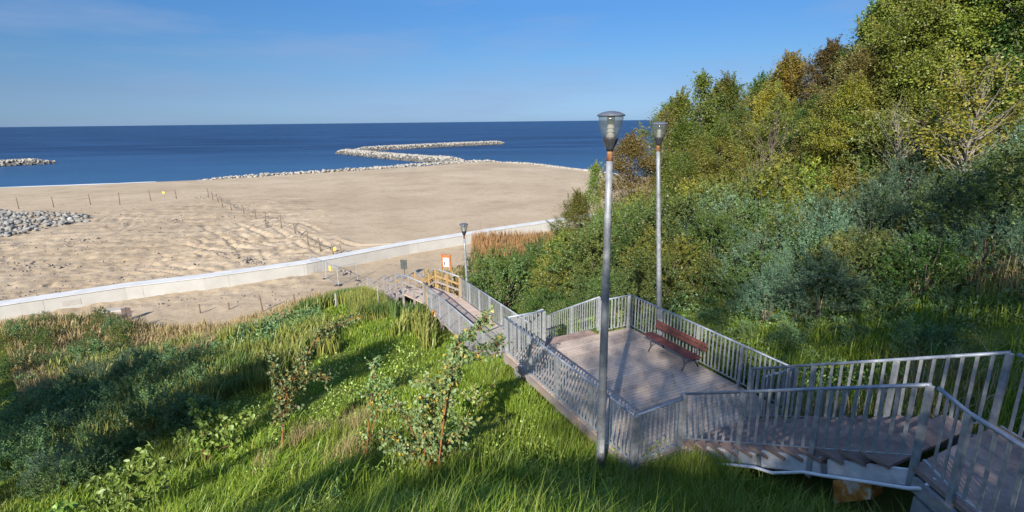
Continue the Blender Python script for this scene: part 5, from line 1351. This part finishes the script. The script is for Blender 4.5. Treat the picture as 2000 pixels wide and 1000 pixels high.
# ---- grass ------------------------------------------------------------------------
def blades(name, px_n, region, hfun, wscale, mat, label, lean=.45, mask=None, dens_pow=1.0, clump=0.0):
    """region: (bearing0, bearing1, D0, D1); many bent blades in one mesh"""
    b0, b1, d0, d1 = region
    n = px_n
    if clump:
        nc = n // 40
        be_ = rng.uniform(b0, b1, nc); D_ = d0 * (d1 / d0) ** rng.random(nc)
        i = rng.integers(0, nc, n)
        x = D_[i] * np.sin(np.radians(be_[i])) + rng.normal(0, clump, n); y = D_[i] * np.cos(np.radians(be_[i])) + rng.normal(0, clump, n)
    else:
        be_ = rng.uniform(b0, b1, n); D_ = d0 * (d1 / d0) ** (rng.random(n) ** dens_pow)
        x = D_ * np.sin(np.radians(be_)); y = D_ * np.cos(np.radians(be_))
    u, nn = to_un(x, y)
    ok = ~((u > 3) & (u < 7.05) & (nn > SA - .05) & (nn < SB + .05)) & ~((u >= 7.0) & (u < 12.85) & (nn > N0 - .07) & (nn < N1 + .07)) & ~((u >= 12.8) & (u < 26) & (nn > SA - .05) & (nn < SB + .05)) & ~((u < 3.2) & (nn > SA - .1) & (nn < SB + .8)) & ~((u > 25.5) & (nn > 5.7) & (nn < 9.4))
    x, y = x[ok], y[ok]; z = hill_z(x, y)
    ok = z > 1.86
    if mask is not None: ok &= mask(x, y, z)
    x, y, z = x[ok], y[ok], z[ok]; n = len(x)
    D_ = np.hypot(x, y)
    h = hfun(x, y, D_) * rng.uniform(.55, 1.3, n)
    # shorter where it would poke through the stairs from below
    w = np.maximum(.0045, .00085 * D_) * wscale * rng.uniform(.7, 1.3, n)
    a = rng.uniform(0, 2 * math.pi, n)
    tow = np.stack([np.cos(a), np.sin(a), np.zeros(n)], -1) + .35 * np.array([.4, .8, 0])
    lean_ = np.abs(rng.normal(0, lean, n))[:, None]
    S = np.stack([-np.sin(a + .4), np.cos(a + .4), np.zeros(n)], -1)
    B = np.stack([x, y, z - .02], -1)
    up = np.array([0, 0, 1.])
    M1 = B + up * (h * .55)[:, None] + tow * (h[:, None] * .28 * lean_)
    T = B + up * (h * (1 - .25 * np.minimum(lean_[:, 0], 1.5)))[:, None] + tow * (h[:, None] * .85 * lean_)
    w = w[:, None]
    V = np.stack([B - S * w, B + S * w, M1 + S * w * .8, M1 - S * w * .8, T + S * w * .12, T - S * w * .12], 1).reshape(-1, 3)
    i = np.arange(n)[:, None] * 6
    F = np.concatenate([i + np.array([[0, 1, 2, 3]]), i + np.array([[3, 2, 4, 5]])], 1).reshape(-1, 4)
    o = put(name, mesh_arrays(name, V, F, M[mat]))
    return tag(o, label, name.replace('_', ' '), None, 'stuff')
def hgrass(x, y, D):
    v = vnoise(x, y, .55, 77, 3)
    h_ = .08 + .40 * np.clip(v - .34, 0, 1) * 1.3 + np.where(D < 9, .05, 0)
    return h_ * np.where(np.hypot(x - b1[0], y - b1[1]) < .75, .3, 1)
blades('grass', 540000, (-54, 50, 4.2, 46), hgrass, .68, 'grass', 'lush green meadow grass covering the slope around the stairs', dens_pow=.8)
blades('tall_grass', 26000, (-40, 47, 4.4, 16), lambda x, y, D: .45 + 0 * x, 1.0, 'grass', 'tufts of taller arching grass in the foreground', lean=.7, clump=.16)
def m_reed(x, y, z):
    px = 1000 + 1030 * x / (y * .969 + 2.0)
    return (z < 5.4) & (vnoise(x, y, .22, 91, 3) > .42)
blades('reeds', 30000, (-43, -10, 17, 33), lambda x, y, D: .85 + 0 * x, 1.3, 'reed', 'yellowing reeds and tall grasses in the middle of the left slope', lean=.35, mask=m_reed, clump=.4)
blades('dry_grass', 60000, (-46, -6, 27, 47), lambda x, y, D: .65 + 0 * x, .8, 'dry_grass', 'brown dry grass fringe along the foot of the slope', lean=.3, mask=lambda x, y, z: (z < 4.0))
blades('dry_stalks', 6500, (-27, -18.5, 10.8, 14.2), lambda x, y, D: .62 + 0 * x, .42, 'dry_grass', 'pale straw weeds around the foot of the orange stemmed saplings', lean=.5, clump=.3, mask=lambda x, y, z: (x * .955 - y * .297 > -13.5) & (vnoise(x, y, .45, 99, 2) > .5))
def m_side(x, y, z):
    u, n_ = to_un(x, y)
    return (u > 7) & (u < 18) & (n_ > 4.9) & (n_ < np.where(u < 12.8, 5.8, 7.1))
blades('tall_grass', 120000, (-12, 22, 8.5, 20), lambda x, y, D: .33 + 0 * x, .8, 'grass', 'longer grass left standing along the edge of the platform and lower stairs', lean=.5, mask=m_side)
blades('tall_grass', 9000, (13.5, 25, 7.4, 9.6), lambda x, y, D: .45 + 0 * x, 1.0, 'grass', 'long grass grown up against the front corner of the platform and the stair foot', lean=.5, clump=.2)
blades('dry_stalks', 9000, (8, 46, 10, 17), lambda x, y, D: .6 + 0 * x, .8, 'dry_grass', 'dry stalks among the weeds on the right hand bank', lean=.9, clump=.3, mask=lambda x, y, z: vnoise(x, y, .5, 95, 2) > .5)
def reed_patch(n, pxr, D0, D1, h, mat, label, name):
    px = rng.uniform(*pxr, n); D = rng.uniform(D0, D1, n)
    pts = np.array([at_d(a, 480, d_) for a, d_ in zip(px, D)])
    x, y = pts[:, 0], pts[:, 1]; z = np.maximum(hill_z(x, y), 1.8)
    hh = h * rng.uniform(.6, 1.15, n); a = rng.uniform(0, 6.28, n); w = .03
    B = np.stack([x, y, z], -1); S = np.stack([np.cos(a), np.sin(a), 0 * a], -1) * w; tilt = rng.normal(0, .09, (n, 3)); tilt[:, 2] = 0
    T = B + np.array([0, 0, 1.]) * hh[:, None] + tilt * hh[:, None]
    Mm = B * .25 + T * .75
    V = np.stack([B - S * .4, B + S * .4, Mm + S * 1.2, Mm - S * 1.2, T + S * .3, T - S * .3], 1).reshape(-1, 3)
    i = np.arange(n)[:, None] * 6
    F = np.concatenate([i + np.array([[0, 1, 2, 3]]), i + np.array([[3, 2, 4, 5]])], 1).reshape(-1, 4)
    tag(put(name, mesh_arrays(name, V, F, M[mat])), label, 'reeds', None, 'stuff')
def m_stair(x, y, z):
    u, n_ = to_un(x, y)
    return (u > 26) & (u < 40) & (n_ > 3.6) & (n_ < 6.2)
blades('weeds', 60000, (-24, -7, 25, 43), lambda x, y, D: .75 + 0 * x, .8, 'reed', 'tall weeds grown up along the left side of the timber stairs', lean=.3, mask=m_stair)
# low herbs mixed into the meadow
_nh = 26000
_be = rng.uniform(-33, 22, _nh); _Dh = 6.5 * (22 / 6.5) ** rng.random(_nh)
_x, _y = _Dh * np.sin(np.radians(_be)), _Dh * np.cos(np.radians(_be))
_uu, _nn = to_un(_x, _y)
_ok = (vnoise(_x, _y, .9, 505, 3) > .54) & (_x * .955 - _y * .297 > -14.5) & ~((_uu > 2) & (_uu < 28) & (_nn > N0 - .25))
_x, _y, _Dh = _x[_ok], _y[_ok], _Dh[_ok]
_C = np.stack([_x, _y, hill_z(_x, _y) + rng.uniform(.04, .3, len(_x))], -1)
_sz = rng.uniform(.6, 1.3, len(_x)) * np.maximum(1, _Dh / 12)
_V, _F = diamonds(_C, rng.normal(size=(len(_x), 3)) + np.array([0, 0, .3]), .065 * _sz, .036 * _sz)
tag(put('herbs', mesh_arrays('herbs', _V, _F, M['leaf_herb'])), 'low broad leaved herbs growing in the meadow grass', 'herbs', None, 'stuff')
reed_patch(9000, (925, 1095), 43, 54, 2.1, 'brown_reed', 'rusty brown reeds between the dark bushes and the sea wall', 'brown_reeds')
reed_patch(1500, (826, 905), 34, 42, 1.5, 'dry_grass', 'dry weed stalks beside the timber stairs', 'weeds')
# ground cover leaves in the hollow, on the bank and under the bushes
def cover(n, region, label, mat, h, ll, lw, zmin=2.3):
    b0, b1, d0, d1 = region
    be_ = rng.uniform(b0, b1, n); D = d0 * (d1 / d0) ** rng.random(n)
    x, y = D * np.sin(np.radians(be_)), D * np.cos(np.radians(be_))
    v = vnoise(x, y, .8, 55, 3)
    u, nn = to_un(x, y)
    ok = (v > .36) & ~((x < -3) & (x * .955 - y * .297 > -15.0)) & ~((u > 2) & (u < 28) & (nn > N0 - .5) & (nn < N1 + .3)) & ~((u < 7.2) & (nn > SA - .4) & (nn < SB + 1))
    x, y, v = x[ok], y[ok], v[ok]; z = hill_z(x, y); ok = z > zmin; x, y, z, v = x[ok], y[ok], z[ok], v[ok]; n = len(x)
    C = np.stack([x, y, z + h * rng.random(n) * (v - .25) * 2.2], -1)
    sc = np.maximum(1, np.hypot(x, y) / 14) * rng.uniform(.6, 1.3, n)
    V, F = diamonds(C, rng.normal(size=(n, 3)) + np.array([0, 0, .5]), ll * sc, lw * sc)
    tag(put('undergrowth', mesh_arrays('undergrowth', V, F, M[mat])), label, 'undergrowth', None, 'stuff')
cover(90000, (-46, -21, 7.5, 34), 'tangled low undergrowth filling the shaded hollow at the left', 'under', .75, .075, .032)
cover(34000, (6, 50, 12, 26), 'low leafy undergrowth on the bank and beneath the bushes at the right', 'under', .6, .08, .04)
